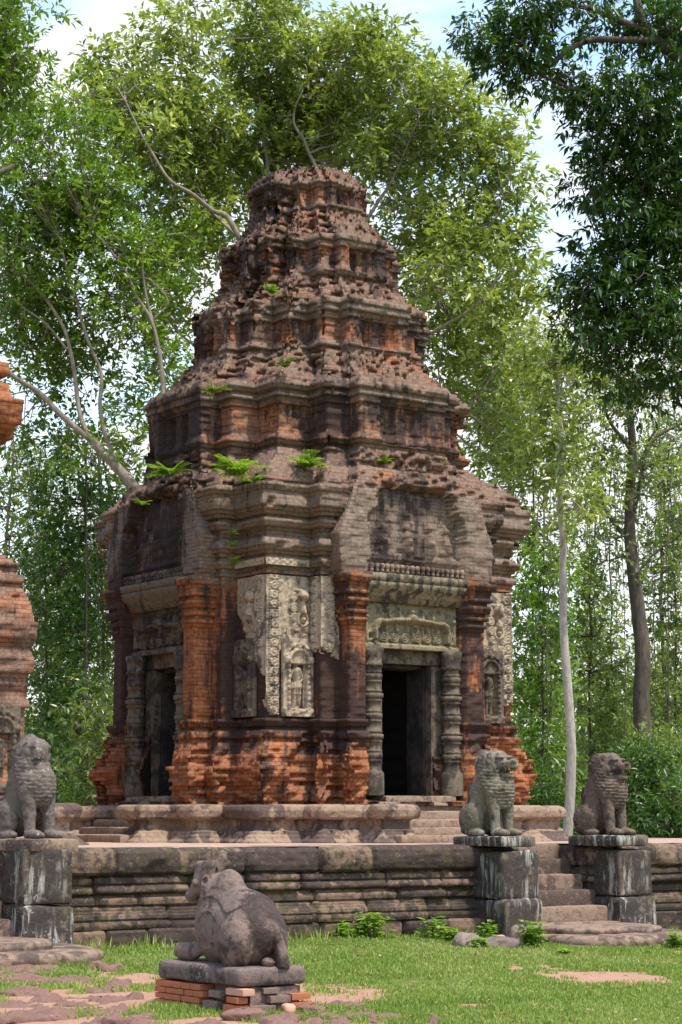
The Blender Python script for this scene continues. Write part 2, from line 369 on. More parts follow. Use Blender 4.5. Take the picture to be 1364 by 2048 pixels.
# --- main tower tables
TAB = [(1.9, 2.62, 1.75, 2.95, 1.42, 3.29, 1.05), (5.70, 2.62, 1.75, 2.95, 1.42, 3.29, 1.05), (5.76, 2.62, 1.75, 2.95, 1.62, 3.34, 1.02), (6.4, 2.62, 1.75, 2.95, 1.66, 3.34, 1.05),
       (6.75, 2.62, 1.75, 2.97, 1.5, 3.33, 1.02), (7.1, 2.62, 1.75, 3.0, 1.38, 3.33, .9), (7.24, 2.62, 1.75, 3.0, 1.34, 3.32, .8), (7.26, 2.86, 1.8, 3.14, 1.32, 3.32, .8), (7.45, 2.74, 1.72, 3.02, 1.25, 3.28, .8), (7.62, 2.58, 1.6, 2.9, 1.15, 3.2, .7),
       (7.64, 2.5, 1.5, 2.72, 1.05, 2.95, .62), (7.9, 2.18, 1.4, 2.64, .98, 2.98, .6), (8.06, 2.01, 1.36, 2.55, .93, 2.92, .58), (9.2, 2.01, 1.36, 2.55, .93, 2.92, .58), (9.22, 2.14, 1.36, 2.55, .93, 2.84, .5), (9.42, 1.9, 1.22, 2.26, .85, 2.52, .5), (9.85, 1.6, 1.06, 1.98, .72, 2.26, .5),
       (9.95, 1.46, 1.03, 1.92, .66, 2.2, .46), (10.84, 1.46, 1.03, 1.92, .66, 2.2, .46), (10.86, 1.64, 1.02, 1.88, .68, 2.06, .4), (11.05, 1.46, .94, 1.7, .6, 1.88, .36), (11.33, 1.28, .82, 1.5, .54, 1.68, .36), (11.40, 1.10, .80, 1.50, .5, 1.72, .34),
       (12.13, 1.10, .80, 1.50, .5, 1.72, .34), (12.16, 1.2, .76, 1.4, .5, 1.56, .3), (12.35, 1.02, .66, 1.22, .45, 1.36, .27), (12.7, .86, .55, 1.04, .4, 1.16, .25), (12.8, .72, .5, 1.02, .34, 1.16, .24), (13.34, .72, .5, 1.02, .34, 1.16, .24), (13.36, .80, .5, 1.0, .36, 1.12, .2), (13.52, .74, .48, .93, .34, 1.04, .15), (13.6, .66, .42, .82, .3, .92, .15), (13.75, .42, .28, .52, .2, .6, .1)]
MA = [(1.9, .20), (2.1, .24), (2.3, .30), (2.5, .33), (2.62, .26), (2.75, .27), (2.76, .20), (2.94, .13), (2.95, .08), (2.97, .13), (3.03, .16), (3.10, .13), (3.11, .04), (3.21, .04), (3.22, .10), (3.33, .10), (3.34, 0),
      (5.70, 0), (5.71, .05), (5.81, .06), (5.82, .03), (5.84, .03), (5.85, .10), (5.96, .11), (5.97, .04), (6.03, .05), (6.04, .09), (6.10, .10), (6.11, .15), (6.22, .18), (6.30, .15), (6.31, .06), (6.46, .07), (6.50, .12), (6.51, .19), (6.64, .21), (6.65, .10), (6.68, .13), (6.74, .22), (6.86, .29), (7.06, .27), (7.07, .24), (7.12, .30), (7.24, .31), (7.25, 0),
      (8.05, 0), (8.06, .13), (8.14, .17), (8.19, .16), (8.20, .09), (8.27, .06), (8.28, 0), (8.78, 0), (8.79, .05), (8.83, .06), (8.84, .02), (8.88, .03), (8.89, .12), (8.98, .11), (8.99, .06), (9.02, .08), (9.03, .16), (9.13, .19), (9.14, .14), (9.2, .13), (9.21, 0),
      (9.94, 0), (9.95, .12), (10.02, .13), (10.03, .06), (10.08, .04), (10.09, 0), (10.46, 0), (10.47, .05), (10.54, .06), (10.55, .02), (10.59, .03), (10.60, .11), (10.69, .10), (10.70, .05), (10.73, .07), (10.74, .15), (10.83, .16), (10.85, 0),
      (11.39, 0), (11.40, .09), (11.48, .10), (11.50, .05), (11.58, .03), (11.59, 0), (11.88, 0), (11.89, .05), (11.95, .06), (11.96, .03), (12.02, .04), (12.03, .11), (12.12, .12), (12.14, 0),
      (12.79, 0), (12.80, .09), (12.88, .07), (12.9, .03), (12.95, .02), (12.96, 0), (13.18, 0), (13.19, .04), (13.25, .05), (13.26, .09), (13.34, .09), (13.35, 0)]
MA = [(zz, m*(.78 if zz > 7.3 else 1)) for zz, m in MA]
MC = [m for m in MA if m[0] < 3.35] + [(4.86, 0), (4.87, .03), (4.93, .03), (4.94, .07), (5.0, .07), (5.01, .03), (5.06, .03), (5.07, .09), (5.14, .10), (5.15, .05), (5.22, .06), (5.23, .11), (5.30, .12), (5.31, .07), (5.40, .08), (5.41, .14), (5.48, .16), (5.49, .12), (5.56, .13), (5.57, .19), (5.70, .2), (5.71, .02), (5.76, 0), (8.05, 0)] + [(m[0], m[1]*.5) for m in MA if m[0] > 8.05]
RO = [(1.9, .75), (2.6, .62), (2.8, .4), (2.95, .22), (3.3, .14), (3.4, .04), (5.6, .04), (5.8, .05), (7.1, .06), (7.2, .25), (7.3, .9), (7.9, .9), (8.05, .15), (8.2, .05), (8.9, .07), (9.18, .2), (9.25, 1.25), (9.85, 1.05), (9.95, .2), (10.1, .06), (10.8, .1), (10.87, 1.2), (11.3, 1.), (11.42, .2), (11.5, .07), (12.1, .12), (12.17, 1.15), (12.7, 1.), (12.82, .2), (12.9, .08), (13.3, .15), (13.37, 1.1), (13.75, 1.)]

def ruin_main(Q, s, z, seg, side):
    s = s+0*z; n = fbm(Q*np.array([1, 1, 1.3]), .62, 3, 131)+.35*fbm(Q, 2.6, 2, 137); up = sstep(z+0*s, 7.3, 8.2)
    m = up*sstep(n, .06, .24)*.9
    left = (side == 3)*sstep(-s, -.2, .55)*sstep(z+0*s, 9.2, 9.6)*(z < 12.4)      # far half of the left face has fallen
    top = ((side == 0)*sstep(s, .0, .4)*(z > 13.0)*.8)
    low = (1-sstep(z+0*s, 3.0, 3.3))*sstep(n, .0, .2)*.55+(z > 5.8)*(z < 7.3)*sstep(n, .22, .34)*.6*((seg < 4) | (seg > 6))
    return np.clip(np.maximum.reduce([m, left+0*s, top+0*s, low+0*s]), 0, 1)
def feat_main(s, z, seg, side):
    f = np.zeros(np.broadcast_shapes(s.shape, z.shape, seg.shape)); z = z+0*s; bay = (seg == 5)+0*s > 0
    f = np.where(bay & (z > 2.0) & (z < 5.76), -.42, f)
    f = np.where(bay & (z > 2.02) & (z < 4.27) & (np.abs(s) < .52), np.where(side == 0, -2.6, -2.3), f)
    # recessed tympanum under a lobed arch
    top = 7.34 - .30*np.clip((np.abs(s)-.35)/.65, 0, 1)**2 - .25*(np.abs(s) > .84)
    tym = bay & (z >= 5.76) & (z < top) & (np.abs(s) < 1.03)
    rel = .03*fbm(np.stack([s*1.0, 0*s+side, z], -1), 5., 3, 31)
    shrine = (np.exp(-((np.abs(s)-.42)/.12)**2)+np.exp(-(s/.13)**2))*(z > 6.15)*(z < 6.75)*.05
    for cx in (-.62, -.12, .38, .74):                       # worn figures in the tympanum
        for cz, rr_ in ((6.62, .07), (6.44, .11), (6.26, .13)): rel = rel+.11*np.sqrt(np.clip(1-((s-cx)/rr_)**2-((z-cz)/(rr_*1.15))**2, 0, None))
    f = np.where(tym, -.24+rel+shrine+.07*((z > 5.98) & (z < 6.12)), f)
    # false doors of the upper tiers
    for zb, zt, w in ((8.06, 8.86, .5), (10.0, 10.58, .42), (11.45, 11.93, .3), (12.9, 13.2, .2)):
        q = bay & (z > zb) & (z < zt)
        f = np.where(q & (np.abs(s) < w), -.11, f)
        f = np.where(q & (np.abs(np.abs(s)-w*.45) < w*.24) & (z < zt-.1), -.19, f)
    # sunk panels in the tier piers
    pier = ((seg == 0) | (seg == 10) | (seg == 2) | (seg == 8)) & (side >= 0)
    for zb, zt, lo, hi in ((8.32, 8.74, 1.5, 2.0), (10.12, 10.43, 1.1, 1.46), (11.62, 11.86, .88, 1.12)):
        m = (lo+hi)/2; hw = (hi-lo)/2
        f = np.where(pier & (z > zb) & (z < zt) & (np.abs(np.abs(s)-m) < hw) & (np.abs(np.abs(s)-m) > hw*.16), -.045, f)
    return f
def wx_main(Q, s, z, seg, side, ro, e1, e2):
    z = z+0*s; side = side+0*seg+0*s; seg = seg+0*s
    n = fbm(Q, .6, 3, 77); n2 = fbm(Q*np.array([1.6, 1.6, .5]), 1., 4, 91)
    low = 1-sstep(z+n*.35, 5.5, 6.05)
    wall = np.zeros_like(s)
    for lo, hi in ((8.05, 8.86), (9.97, 10.5), (11.42, 11.95), (12.82, 13.2)): wall = np.maximum(wall, sstep(z, lo, lo+.1)*(1-sstep(z, hi-.05, hi+.05)))
    oran = low*.76 + (1-low)*(wall*.34+ro*.20+.10) + n*.26
    grey = (1-low)*(.62-.28*wall-.42*ro) + low*(.10+.5*sstep(z, 5.0, 5.7)*.5)
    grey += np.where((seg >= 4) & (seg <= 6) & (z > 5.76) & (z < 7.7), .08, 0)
    grey += .25*(1-sstep(z, 2.0, 2.7))
    porch = ((seg >= 2) & (seg <= 8))
    blk = .25+.62*np.clip(n2, -1, 1)-.12*(z < 2.7)+.10*low + np.where(porch & (z > 2.5) & (z < 5.7), np.where(side == 3, .12, .46)*sstep(z, 2.6, 3.1)*(1-.5*sstep(z, 4.2, 4.9))*(.6+.8*np.clip(n2+.4,0,1)), 0)
    blk += low*.16*sstep(z, 2.9, 3.2)
    blk += wall*(1-low)*.22*(np.abs(n2) < .35) + (1-low)*.06
    tym = (seg == 5) & (z > 5.76) & (z < 7.4)
    blk = np.where((seg >= 4) & (seg <= 6) & (z > 5.76), blk+.06+.10*(side == 3), blk); blk = np.where(tym & (side == 3), .62, blk); grey = np.where(tym & (side == 3), .12, grey)  # left pediment and tympanum darkened: that face's shade is in the colour
    blk = np.where((seg == 5) & (z < 5.0), np.where(np.abs(s) < .56, 2.4, .6), blk)  # door recess blackened: interior shade put into the brick colour
    blk -= ro*.12
    return np.stack([grey, oran, blk], -1)

def cut(name, Pm, Fq, uv, W_, mask, parent, mat=M_BRICK, extra=None):
    V, f2, uv2, w2 = compact(Pm.reshape(-1, 3), Fq[mask], uv, W_)
    Fs = [f2]
    if extra is not None:
        n = len(V); V = np.vstack([V, extra[0]]); Fs += [x+n for x in extra[1]]
        uv2 = np.vstack([uv2, extra[0][:, :2]]); w2 = np.vstack([w2, np.tile([.3, .35, .1], (len(extra[0]), 1))])
    return mesh(name, V, Fs, mat, parent, uv=uv2, attrs={'wx': w2})

T = thing('brick_temple_tower', 'tall ruined brick temple tower with crumbling tiers and carved doorways in the middle', 'temple tower', L2W(0, 0, 0), TH)
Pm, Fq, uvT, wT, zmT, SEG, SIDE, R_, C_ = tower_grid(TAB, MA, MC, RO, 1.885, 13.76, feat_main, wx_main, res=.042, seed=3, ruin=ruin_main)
fr = Fq[:, 0]//C_; fc = Fq[:, 0] % C_; fz = zmT[fr]; fs = SEG[fc]; fd = SIDE[fc]
ped = (fs >= 4) & (fs <= 6) & (fz > 5.76) & (fz < 7.62)
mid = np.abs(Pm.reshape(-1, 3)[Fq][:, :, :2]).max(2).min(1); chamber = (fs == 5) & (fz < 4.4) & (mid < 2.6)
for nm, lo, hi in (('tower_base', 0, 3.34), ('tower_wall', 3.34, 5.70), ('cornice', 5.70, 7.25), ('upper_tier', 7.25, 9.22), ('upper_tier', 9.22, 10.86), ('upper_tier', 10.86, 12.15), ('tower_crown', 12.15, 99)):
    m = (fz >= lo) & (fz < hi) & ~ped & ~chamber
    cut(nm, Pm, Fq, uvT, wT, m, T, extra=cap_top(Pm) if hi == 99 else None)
for k in range(4): cut('pediment', Pm, Fq, uvT, wT, ped & (fd == k), T)
M_CHAMBER_SHADE = plain_mat('shaded_chamber_brick', (.006, .005, .005), (.016, .011, .009), 6., .95, .5)  # the unlit chamber's darkness is painted into this brick colour
cut('door_chamber', Pm, Fq, uvT, wT, chamber, T, M_CHAMBER_SHADE)

# ------------------------------------------------------------------ carved panels
def relief(name, org, ex, w, h, n, fn, d, mat, parent, thick=.0, tint=None):
    # height-field panel: org + s*ex + z*Z + fn(s,z)*d ; s 0..w, z 0..h
    drop = name.startswith('stucco')
    ns, nz = max(3, int(w/n)), max(3, int(h/n)); s = np.linspace(0, w, ns); z = np.linspace(0, h, nz)
    S_, Z_ = np.meshgrid(s, z); H = fn(S_, Z_)
    V = np.array(org)+S_[..., None]*np.array(ex)+Z_[..., None]*np.array([0, 0, 1.])+H[..., None]*np.array(d)
    V = V.reshape(-1, 3); Fq = gridf(nz, ns)
    if drop: Fq = Fq[(H.reshape(-1)[Fq] > -.02).any(1)]; V, Fq = compact(V, Fq)
    if thick:                                               # give it a back and sides
        e = np.concatenate([np.arange(ns), np.arange(1, nz)*ns+ns-1, (nz-1)*ns+np.arange(ns-2, -1, -1), np.arange(nz-2, 0, -1)*ns])
        back = V[e]-np.array(d)*(H.reshape(-1)[e]+thick)[:, None]; m = len(e); k = np.arange(m)
        Fq = np.vstack([Fq, np.stack([e[k], len(V)+k, len(V)+(k+1) % m, e[(k+1) % m]], 1)]); V = np.vstack([V, back])
    return mesh(name, V, Fq, mat, parent, smooth=True, attrs={'tint': np.full(len(V), .5)})
def gcap(S_, Z_, a, b, ra, rb=None, k=1.):                  # half-round ridge along a segment
    rb = ra if rb is None else rb; a = np.array(a); b = np.array(b); d = b-a; t = np.clip(((S_-a[0])*d[0]+(Z_-a[1])*d[1])/(d@d), 0, 1)
    q = np.hypot(S_-a[0]-t*d[0], Z_-a[1]-t*d[1]); r = ra+(rb-ra)*t; return k*np.sqrt(np.clip(r*r-q*q, 0, None))
def dot(S_, Z_, x, y, r, k=1.): return k*np.sqrt(np.clip(r*r-(S_-x)**2-(Z_-y)**2, 0, None))
def ring(S_, Z_, x, y, R, w, k=1.): q = np.abs(np.hypot(S_-x, Z_-y)-R); return k*np.sqrt(np.clip(w*w-q*q, 0, None))
def spiral(S_, Z_, x, y, R, w, hand=1, ph=0.):
    dx, dy = S_-x, Z_-y; r = np.hypot(dx, dy); th = np.arctan2(dy, dx)*hand+ph
    band = np.abs(((r/R*2.2 - th/(2*np.pi)) % 1)-.5)*R/2.2; return np.where(r < R, np.sqrt(np.clip(w*w-band**2, 0, None)), 0)
def lay(H, b, q): return np.where(q > 0, np.maximum(H, b+q), H)
def scroll_band(S_, Z_, x0, w, z0, z1):
    """vertical strip of vine scrolls edged with beads"""
    H = 0*S_; x = x0+w/2; p = w*.80; k = np.floor((Z_-z0)/p); zc = z0+(k+.5)*p
    H = np.maximum(H, spiral(S_, Z_, x+.06*w*np.where(k % 2, 1, -1), zc, p*.47, .016, 1, 0)*1.3)
    H = np.maximum(H, ring(S_, Z_, x, zc, p*.36, .018)*1.2); H = np.maximum(H, dot(S_, Z_, x, zc, .03))
    for e in (x0+.018, x0+w-.018):
        b = (np.floor(Z_/.045)+.5)*.045; H = np.maximum(H, dot(S_, Z_, e, b, .017)*1.1)
    inb = (np.abs(S_-x) < w/2+.01) & (Z_ > z0) & (Z_ < z1); return np.where(inb, .008+H, 0)

def lintel_fn(S_, Z_):
    w, h = 2.06, .78; x = S_-w/2; H = .006*fbm(np.stack([S_, Z_, 0*S_], -1), 9., 3, 3)
    H = np.maximum(H, np.where(Z_ < .07, .05, 0)); H = np.maximum(H, np.where((Z_ > .075) & (Z_ < .10), .03, 0))
    ax = np.abs(x)
    gy = .50-.05*np.clip(ax/.6, 0, 1)**2                       # garland bends down at both ends
    q = np.where(ax < .62, np.abs(Z_-gy), np.hypot(ax-.62, Z_-.33)-.14); q = np.where((ax >= .62) & (Z_ < .33), np.abs(ax-.78)+0*q, np.abs(q))
    gar = np.sqrt(np.clip(.052**2-q**2, 0, None))*(Z_ > .13)*1.5; H = np.maximum(H, gar*(1+.12*np.sin(S_*90)))
    H = np.maximum(H, ring(S_, Z_, w/2-.86, .20, .07, .035)); H = np.maximum(H, ring(S_, Z_, w/2+.86, .20, .07, .035))
    H = np.maximum(H, dot(S_, Z_, w/2, .52, .10)*1.1); H = np.maximum(H, dot(S_, Z_, w/2, .64, .06)*1.2)
    for s in (-1, 1):
        H = np.maximum(H, dot(S_, Z_, w/2+s*.035, .55, .028, 2.8)); H = np.maximum(H, gcap(S_, Z_, (w/2+s*.05, .46), (w/2+s*.10, .40), .03))
        for fx in (.24, .47):                               # riders on the garland
            cx = w/2+s*fx; H = np.maximum(H, gcap(S_, Z_, (cx, .54), (cx+s*.015, .63), .04, .03, 1.3)); H = np.maximum(H, dot(S_, Z_, cx+s*.02, .68, .035, 1.4))
            H = np.maximum(H, gcap(S_, Z_, (cx, .62), (cx+s*.09, .66), .018)); H = np.maximum(H, gcap(S_, Z_, (cx, .55), (cx-s*.09, .56), .03)); H = np.maximum(H, gcap(S_, Z_, (cx-s*.09, .56), (cx-s*.12, .63), .02))
        H = np.maximum(H, gcap(S_, Z_, (w/2+s*.93, .12), (w/2+s*.95, .50), .045, .03)); H = np.maximum(H, dot(S_, Z_, w/2+s*.93, .52, .05))
        H = np.maximum(H, gcap(S_, Z_, (w/2+s*.95, .55), (w/2+s*.99, .70), .03, .015))
    for k in range(6):                                      # leaf scrolls and figures below the garland
        cx = w/2-.55+.22*k; s = 1 if k > 2 else -1
        H = np.maximum(H, spiral(S_, Z_, cx+.02*s, .20, .095, .022, s, 1.)*1.5); H = np.maximum(H, gcap(S_, Z_, (cx-.05*s, .22), (cx-.07*s, .40), .028, .02))
        H = np.maximum(H, gcap(S_, Z_, (cx+.03, .31), (cx+.03, .38), .036, .028, 1.2)); H = np.maximum(H, dot(S_, Z_, cx+.03, .42, .028, 1.3)); H = np.maximum(H, gcap(S_, Z_, (cx+.03, .36), (cx+.09, .41), .016))
    return H
def niche_fn(worn):
    def fn(S_, Z_):                                         # .60 wide, 1.3 high: arch on colonnettes, guardian with a spear inside
        c = .30; x = S_-c; H = np.full_like(S_, .02)
        inn = ((np.abs(x) < .155) & (Z_ > .13) & (Z_ < .92)) | (np.hypot(x, Z_-.92) < .155)
        H = np.where(inn, -.05, H)
        for s in (-1, 1):
            b = .018+.006*np.sin(Z_*70)
            H = np.maximum(H, np.where((np.abs(x-s*.20) < .035) & (Z_ > .1) & (Z_ < .90), b+np.sqrt(np.clip(.036**2-(x-s*.20)**2, 0, None)), -9))
            H = lay(H, .02, dot(S_, Z_, c+s*.235, .95, .06)); H = lay(H, .02, gcap(S_, Z_, (c+s*.25, .92), (c+s*.21, 1.08), .05, .03))
        H = np.maximum(H, np.where(Z_ > .88, .02+ring(S_, Z_, c, .92, .19, .038), -9)); H = np.maximum(H, np.where(Z_ > .95, .015+ring(S_, Z_, c, .93, .265, .035)*(1+.4*np.sin(np.arctan2(Z_-.93, x)*16)), -9))
        H = lay(H, .02, gcap(S_, Z_, (c, 1.16), (c, 1.28), .05, .015))
        H = np.where(Z_ < .13, np.maximum(.05+.03*fbm(np.stack([S_, Z_, 0*S_], -1), 11, 3, 4), 0), H)
        k = .75 if worn else 1.
        B = np.full_like(S_, -9.)
        for a, b, ra, rb, d in (((c, .60), (c, .75), .062, .082, 1.2), ((c, .60), (c, .50), .065, .075, 1.2), ((c-.035, .50), (c-.045, .17), .05, .032, 1.2), ((c+.035, .50), (c+.05, .17), .05, .032, 1.2),
                                ((c-.085, .77), (c-.125, .62), .03, .025, 1.2), ((c-.125, .62), (c-.135, .72), .024, .02, 1.2), ((c+.085, .77), (c+.13, .63), .03, .025, 1.2), ((c+.13, .63), (c+.07, .56), .024, .022, 1.2),
                                ((c, .80), (c, .84), .03, .03, 1.2), ((c-.135, .16), (c-.135, .98), .010, .010, 1.5), ((c-.06, .15), (c-.03, .15), .03, .03, 1.), ((c+.06, .15), (c+.03, .15), .03, .03, 1.)):
            B = np.maximum(B, np.where(gcap(S_, Z_, a, b, ra, rb) > 0, -.05+k*d*gcap(S_, Z_, a, b, ra, rb), -9))
        for q in ((c, .895, .052), (c, .955, .04)): B = np.maximum(B, np.where(dot(S_, Z_, *q) > 0, -.05+k*1.5*dot(S_, Z_, *q), -9))
        skirt = (Z_ < .56) & (Z_ > .36) & (np.abs(x) < .085-.1*(.56-Z_)); B = np.maximum(B, np.where(skirt, .012+.01*np.sin(x*110+8*Z_), -9))
        if worn: B = np.where(Z_ > .8, -9, B+.012*fbm(np.stack([S_, Z_, 0*S_], -1), 8, 3, 9))
        H = np.maximum(H, B); return np.where(H > .02, .02+(H-.02)*1.3, .02+(H-.02)*1.5)
    return fn
def stucco_fn(mask, seedn, bandx, bandw, kmed):
    """plaster skin with relief; mask(s,z) True where plaster survives"""
    def fn(S_, Z_):
        q = np.stack([S_, Z_, 0*S_+seedn], -1); H = .030+.008*fbm(q, 6., 3, seedn)
        H = H+scroll_band(S_, Z_, bandx, bandw, .0, 2.4)
        for k in range(kmed):                               # face medallion with foliage below
            for cx, cz in (((.70, 2.0-k*.9),) if bandx < .5 else ((.52, 2.0-k*.9),)):
                H = lay(H, .04, dot(S_, Z_, cx, cz, .11)*.8); H = lay(H, .04, gcap(S_, Z_, (cx-.10, cz+.09), (cx+.10, cz+.09), .035)); H = lay(H, .06, ring(S_, Z_, cx, cz-.02, .05, .02))
                H = lay(H, .04, ring(S_, Z_, cx, cz-.40, .10, .035)); H = lay(H, .04, dot(S_, Z_, cx, cz-.40, .06)); H = lay(H, .04, gcap(S_, Z_, (cx, cz-.12), (cx, cz-.28), .05, .07))
                for e in (-1, 1):
                    for j in range(5): H = lay(H, .04, spiral(S_, Z_, cx+e*(.17-.006*j*j), cz-.02-.17*j, .085, .02, e, j)*1.1)
        H = H+.012*np.clip(fbm(q, 13., 2, seedn+4), 0, 1)
        return np.where(mask(S_, Z_), .03+(H-.03)*1.75, -.06)
    return fn

def frame_of(side):                                         # lateral and outward directions of a tower face
    return (np.array([1., 0, 0]), np.array([0, -1., 0])) if side == 0 else (np.array([0, -1., 0]), np.array([-1., 0, 0]))
def prof_lathe(prof, n=12, sq=8):                           # octagonal turned post
    prof = np.array(prof); th = np.arange(n)/n*2*np.pi+np.pi/8
    V = np.stack([prof[:, 0, None]*np.cos(th), prof[:, 0, None]*np.sin(th), np.repeat(prof[:, 1, None], n, 1)], -1).reshape(-1, 3)
    return V, [gridf(len(prof), n, True), (len(prof)-1)*n+np.arange(n)[None]]
def bar_profile(L, prof, d_, ex, org, n=.05, wob=.006, seed=1):
    """moulding: profile (out,z) swept along ex"""
    prof = np.array(prof); ns = max(2, int(L/n)); s = np.linspace(0, L, ns)
    V = np.array(org)+s[None, :, None]*ex+prof[:, 0, None, None]*d_+prof[:, 1, None, None]*np.array([0, 0, 1.])
    V = V + (wob*fbm(V+seed, 4., 3, seed))[..., None]*(d_+np.array([0, 0, .5]))
    nv = V.shape[0]*ns; Vv = V.reshape(-1, 3); k = len(prof)
    return Vv, [gridf(k, ns), (np.arange(k)*ns)[None], (np.arange(k)[::-1]*ns+ns-1)[None]]
def smesh(name, mb, mat, parent, smooth=False, tint=.5, **kw):
    V, Fs = mb.out() if isinstance(mb, MB) else mb
    return mesh(name, V, Fs, mat, parent, smooth, attrs={'tint': np.full(len(V), tint)}, **kw)

COLP = []
zc = 0
COLP += [(.20, 0), (.20, .36), (.17, .40), (.155, .41)]
def ringat(z, big):
    e = .045 if big else .026
    COLP.extend([(.147, z-.105), (.147+e*.6, z-.10), (.147+e*.6, z-.075), (.155, z-.07), (.155, z-.045), (.147+e, z-.04), (.147+e, z+.03), (.155, z+.035), (.155, z+.055), (.147+e*.6, z+.06), (.147+e*.6, z+.085), (.147, z+.09)])
for z, b in ((.66, 0), (.98, 1), (1.32, 0), (1.66, 1), (1.98, 0)): ringat(z, b)
COLP += [(.147, 2.14), (.18, 2.15), (.18, 2.19), (.165, 2.20), (.17, 2.30), (.195, 2.38), (.195, 2.46)]
M_DOOR_SHADE = stone_mat('shaded_door_stone', (.062, .050, .043), (.024, .02, .019), dirt=.6, lichen=.1)  # reveal and false door stone, recess shade painted into its colour
for side in (0, 3):
    ex, d_ = frame_of(side); up = np.array([0, 0, 1.])
    def at(s, d, z): return ex*s + d_*d + up*z
    fr_ = MB()
    def bx(mb, s0, s1, d0, d1, z0, z1, seed=0, r=.018):
        V, f = rbox(s0, s1, d0, d1, z0, z1, seed, r, .07, .008); mb.add(V[:, 0:1]*ex+V[:, 1:2]*d_+V[:, 2:3]*up, f[:, ::-1] if side == 0 else f[:, ::-1])
    bx(fr_, -.80, -.52, 2.80, 2.98, 2.06, 4.28, 1); bx(fr_, .52, .80, 2.80, 2.98, 2.06, 4.28, 2); bx(fr_, -.80, .80, 2.802, 2.982, 4.285, 4.52, 3)
    jb = MB(); bx(jb, -.56, -.49, 2.30, 2.795, 2.06, 4.27, 4); bx(jb, .49, .56, 2.30, 2.795, 2.06, 4.27, 5); bx(jb, -.485, .485, 2.3, 2.79, 4.22, 4.29, 6); smesh('door_jamb', jb, M_DOOR_SHADE, T)
    f_o = smesh('door_frame', fr_, M_SAND, T)
    mb = MB(); bx(mb, -.75, .75, 2.5, 3.38, 1.90, 2.055, 7, .03); smesh('door_sill', mb, M_PLINTH, T)
    lf = MB()
    if side == 3: bx(lf, -.48, .48, 1.95, 2.06, 2.06, 4.2, 8); bx(lf, -.06, .06, 2.06, 2.12, 2.06, 4.19, 9); smesh('false_door', lf, M_DOOR_SHADE, T, tint=.9)
    for sg in (-1, 1):
        V, f = prof_lathe(COLP, 16); V = V*[1, 1, 1.0]+[0, 0, 2.06]
        V = V + (.008*fbm(V+side*3+sg, 5., 3, 2))[:, None]*np.array([1, 1, 0])
        smesh('columnette', (V+at(sg*.84, 3.13, 0), f), M_SAND, T, smooth=False)
    relief('carved_lintel', at(-1.03, 3.06, 4.525), ex, 2.06, .78, .0125, lambda a, b: 2.0*lintel_fn(a, b), d_, M_SAND if side == 3 else stone_mat('lintel_sandstone', (.235, .19, .12), (.06, .05, .036), dirt=.45, lichen=.3, green=.3), T, thick=.25)  # left lintel in darker sandstone, its shade put into the colour
    cp = [(-.3, 0), (.06, .0), (.06, .03), (.09, .035), (.09, .08), (.12, .085), (.12, .12), (.15, .15), (.21, .20), (.25, .26), (.26, .32), (.24, .34), (.27, .345), (.27, .46), (.24, .475), (-.3, .48)]
    smesh('lintel_cornice', bar_profile(2.12, cp, d_, ex, at(-1.06, 3.10, 5.305), .05), M_SAND if side == 3 else stone_mat('cornice_sandstone', (.22, .175, .115), (.04, .035, .028), dirt=.7, lichen=.3, streak=1.2), T, tint=.4)  # left cornice likewise darker, shade of that face painted in
    lb = MB()
    for k in range(19):
        s = -.97+k*.1075; V, f = prof_lathe([(.0, 0), (.045, .0), (.035, .05), (.03, .06), (.046, .075), (.05, .12), (.035, .15), (0.001, .155)], 8); lb.add(V+at(s, 3.30+.008*math.sin(k*7), 5.79), f)
    V, f = rbox(-1.04, 1.04, 3.05, 3.27, 5.787, 5.94, 3, .02, .08, .01); lb.add(V[:, 0:1]*ex+V[:, 1:2]*d_+V[:, 2:3]*up, f)
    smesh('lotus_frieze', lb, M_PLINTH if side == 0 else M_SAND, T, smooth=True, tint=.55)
    # niches with guardian figures and the plaster around them
    for sg in ((-1, 1) if side == 0 else (1,)):             # s = sg*... ; left face: only its near pier is in view
        n0 = sg*2.05-.30
        relief('wall_niche', at(n0, 2.70, 3.345), ex, .60, 1.3, .0115, niche_fn(side == 3), d_, M_SAND if side == 3 else M_STUCCO if sg < 0 else M_SAND, T, thick=.06)
    # near corner piers
def jag(z, s): return .10*fbm(np.stack([z*0, z, s*0], -1), 3.2, 4, 5)+.07*fbm(np.stack([s, z, s*0], -1), 9., 3, 6)
ex, d_ = frame_of(0)
def mR(S_, Z_):                                             # front face of the near pier, s 0 at the corner
    j = jag(Z_, S_); nic = (S_ > .27) & (S_ < .87) & (Z_ < 1.28) & ((Z_ < .98) | (np.hypot(S_-.57, Z_-.98) < .30))
    return (((S_ < .27+.2*j) & (Z_ > .45*np.clip(.1-S_, 0, 1)*10*.6+j*.3)) | (Z_ > .95+j+.2*(S_ > .8)*0)) & ~nic
relief('stucco_relief', ex*(-2.66)+d_*2.62+up*3.36, ex, .965, 2.33, .0125, stucco_fn(mR, 3, .045, .20, 1), d_, M_STUCCO, T)
def mR2(S_, Z_): j = jag(Z_+3, S_); return Z_ > 1.05+1.1*j-.3*S_
relief('stucco_relief', ex*(-1.79)+d_*2.955+up*3.36, ex, .378, 2.33, .0125, stucco_fn(mR2, 8, .10, .17, 0), d_, M_STUCCO, T)
def mK(S_, Z_): j = jag(Z_+3, S_+2); return Z_ > 1.0+1.1*j
relief('stucco_relief', np.array([-1.752, -2.62, 3.36]), np.array([0, -1., 0]), .37, 2.33, .0125, stucco_fn(mK, 12, .08, .17, 0), np.array([-1., 0, 0]), M_STUCCO, T)
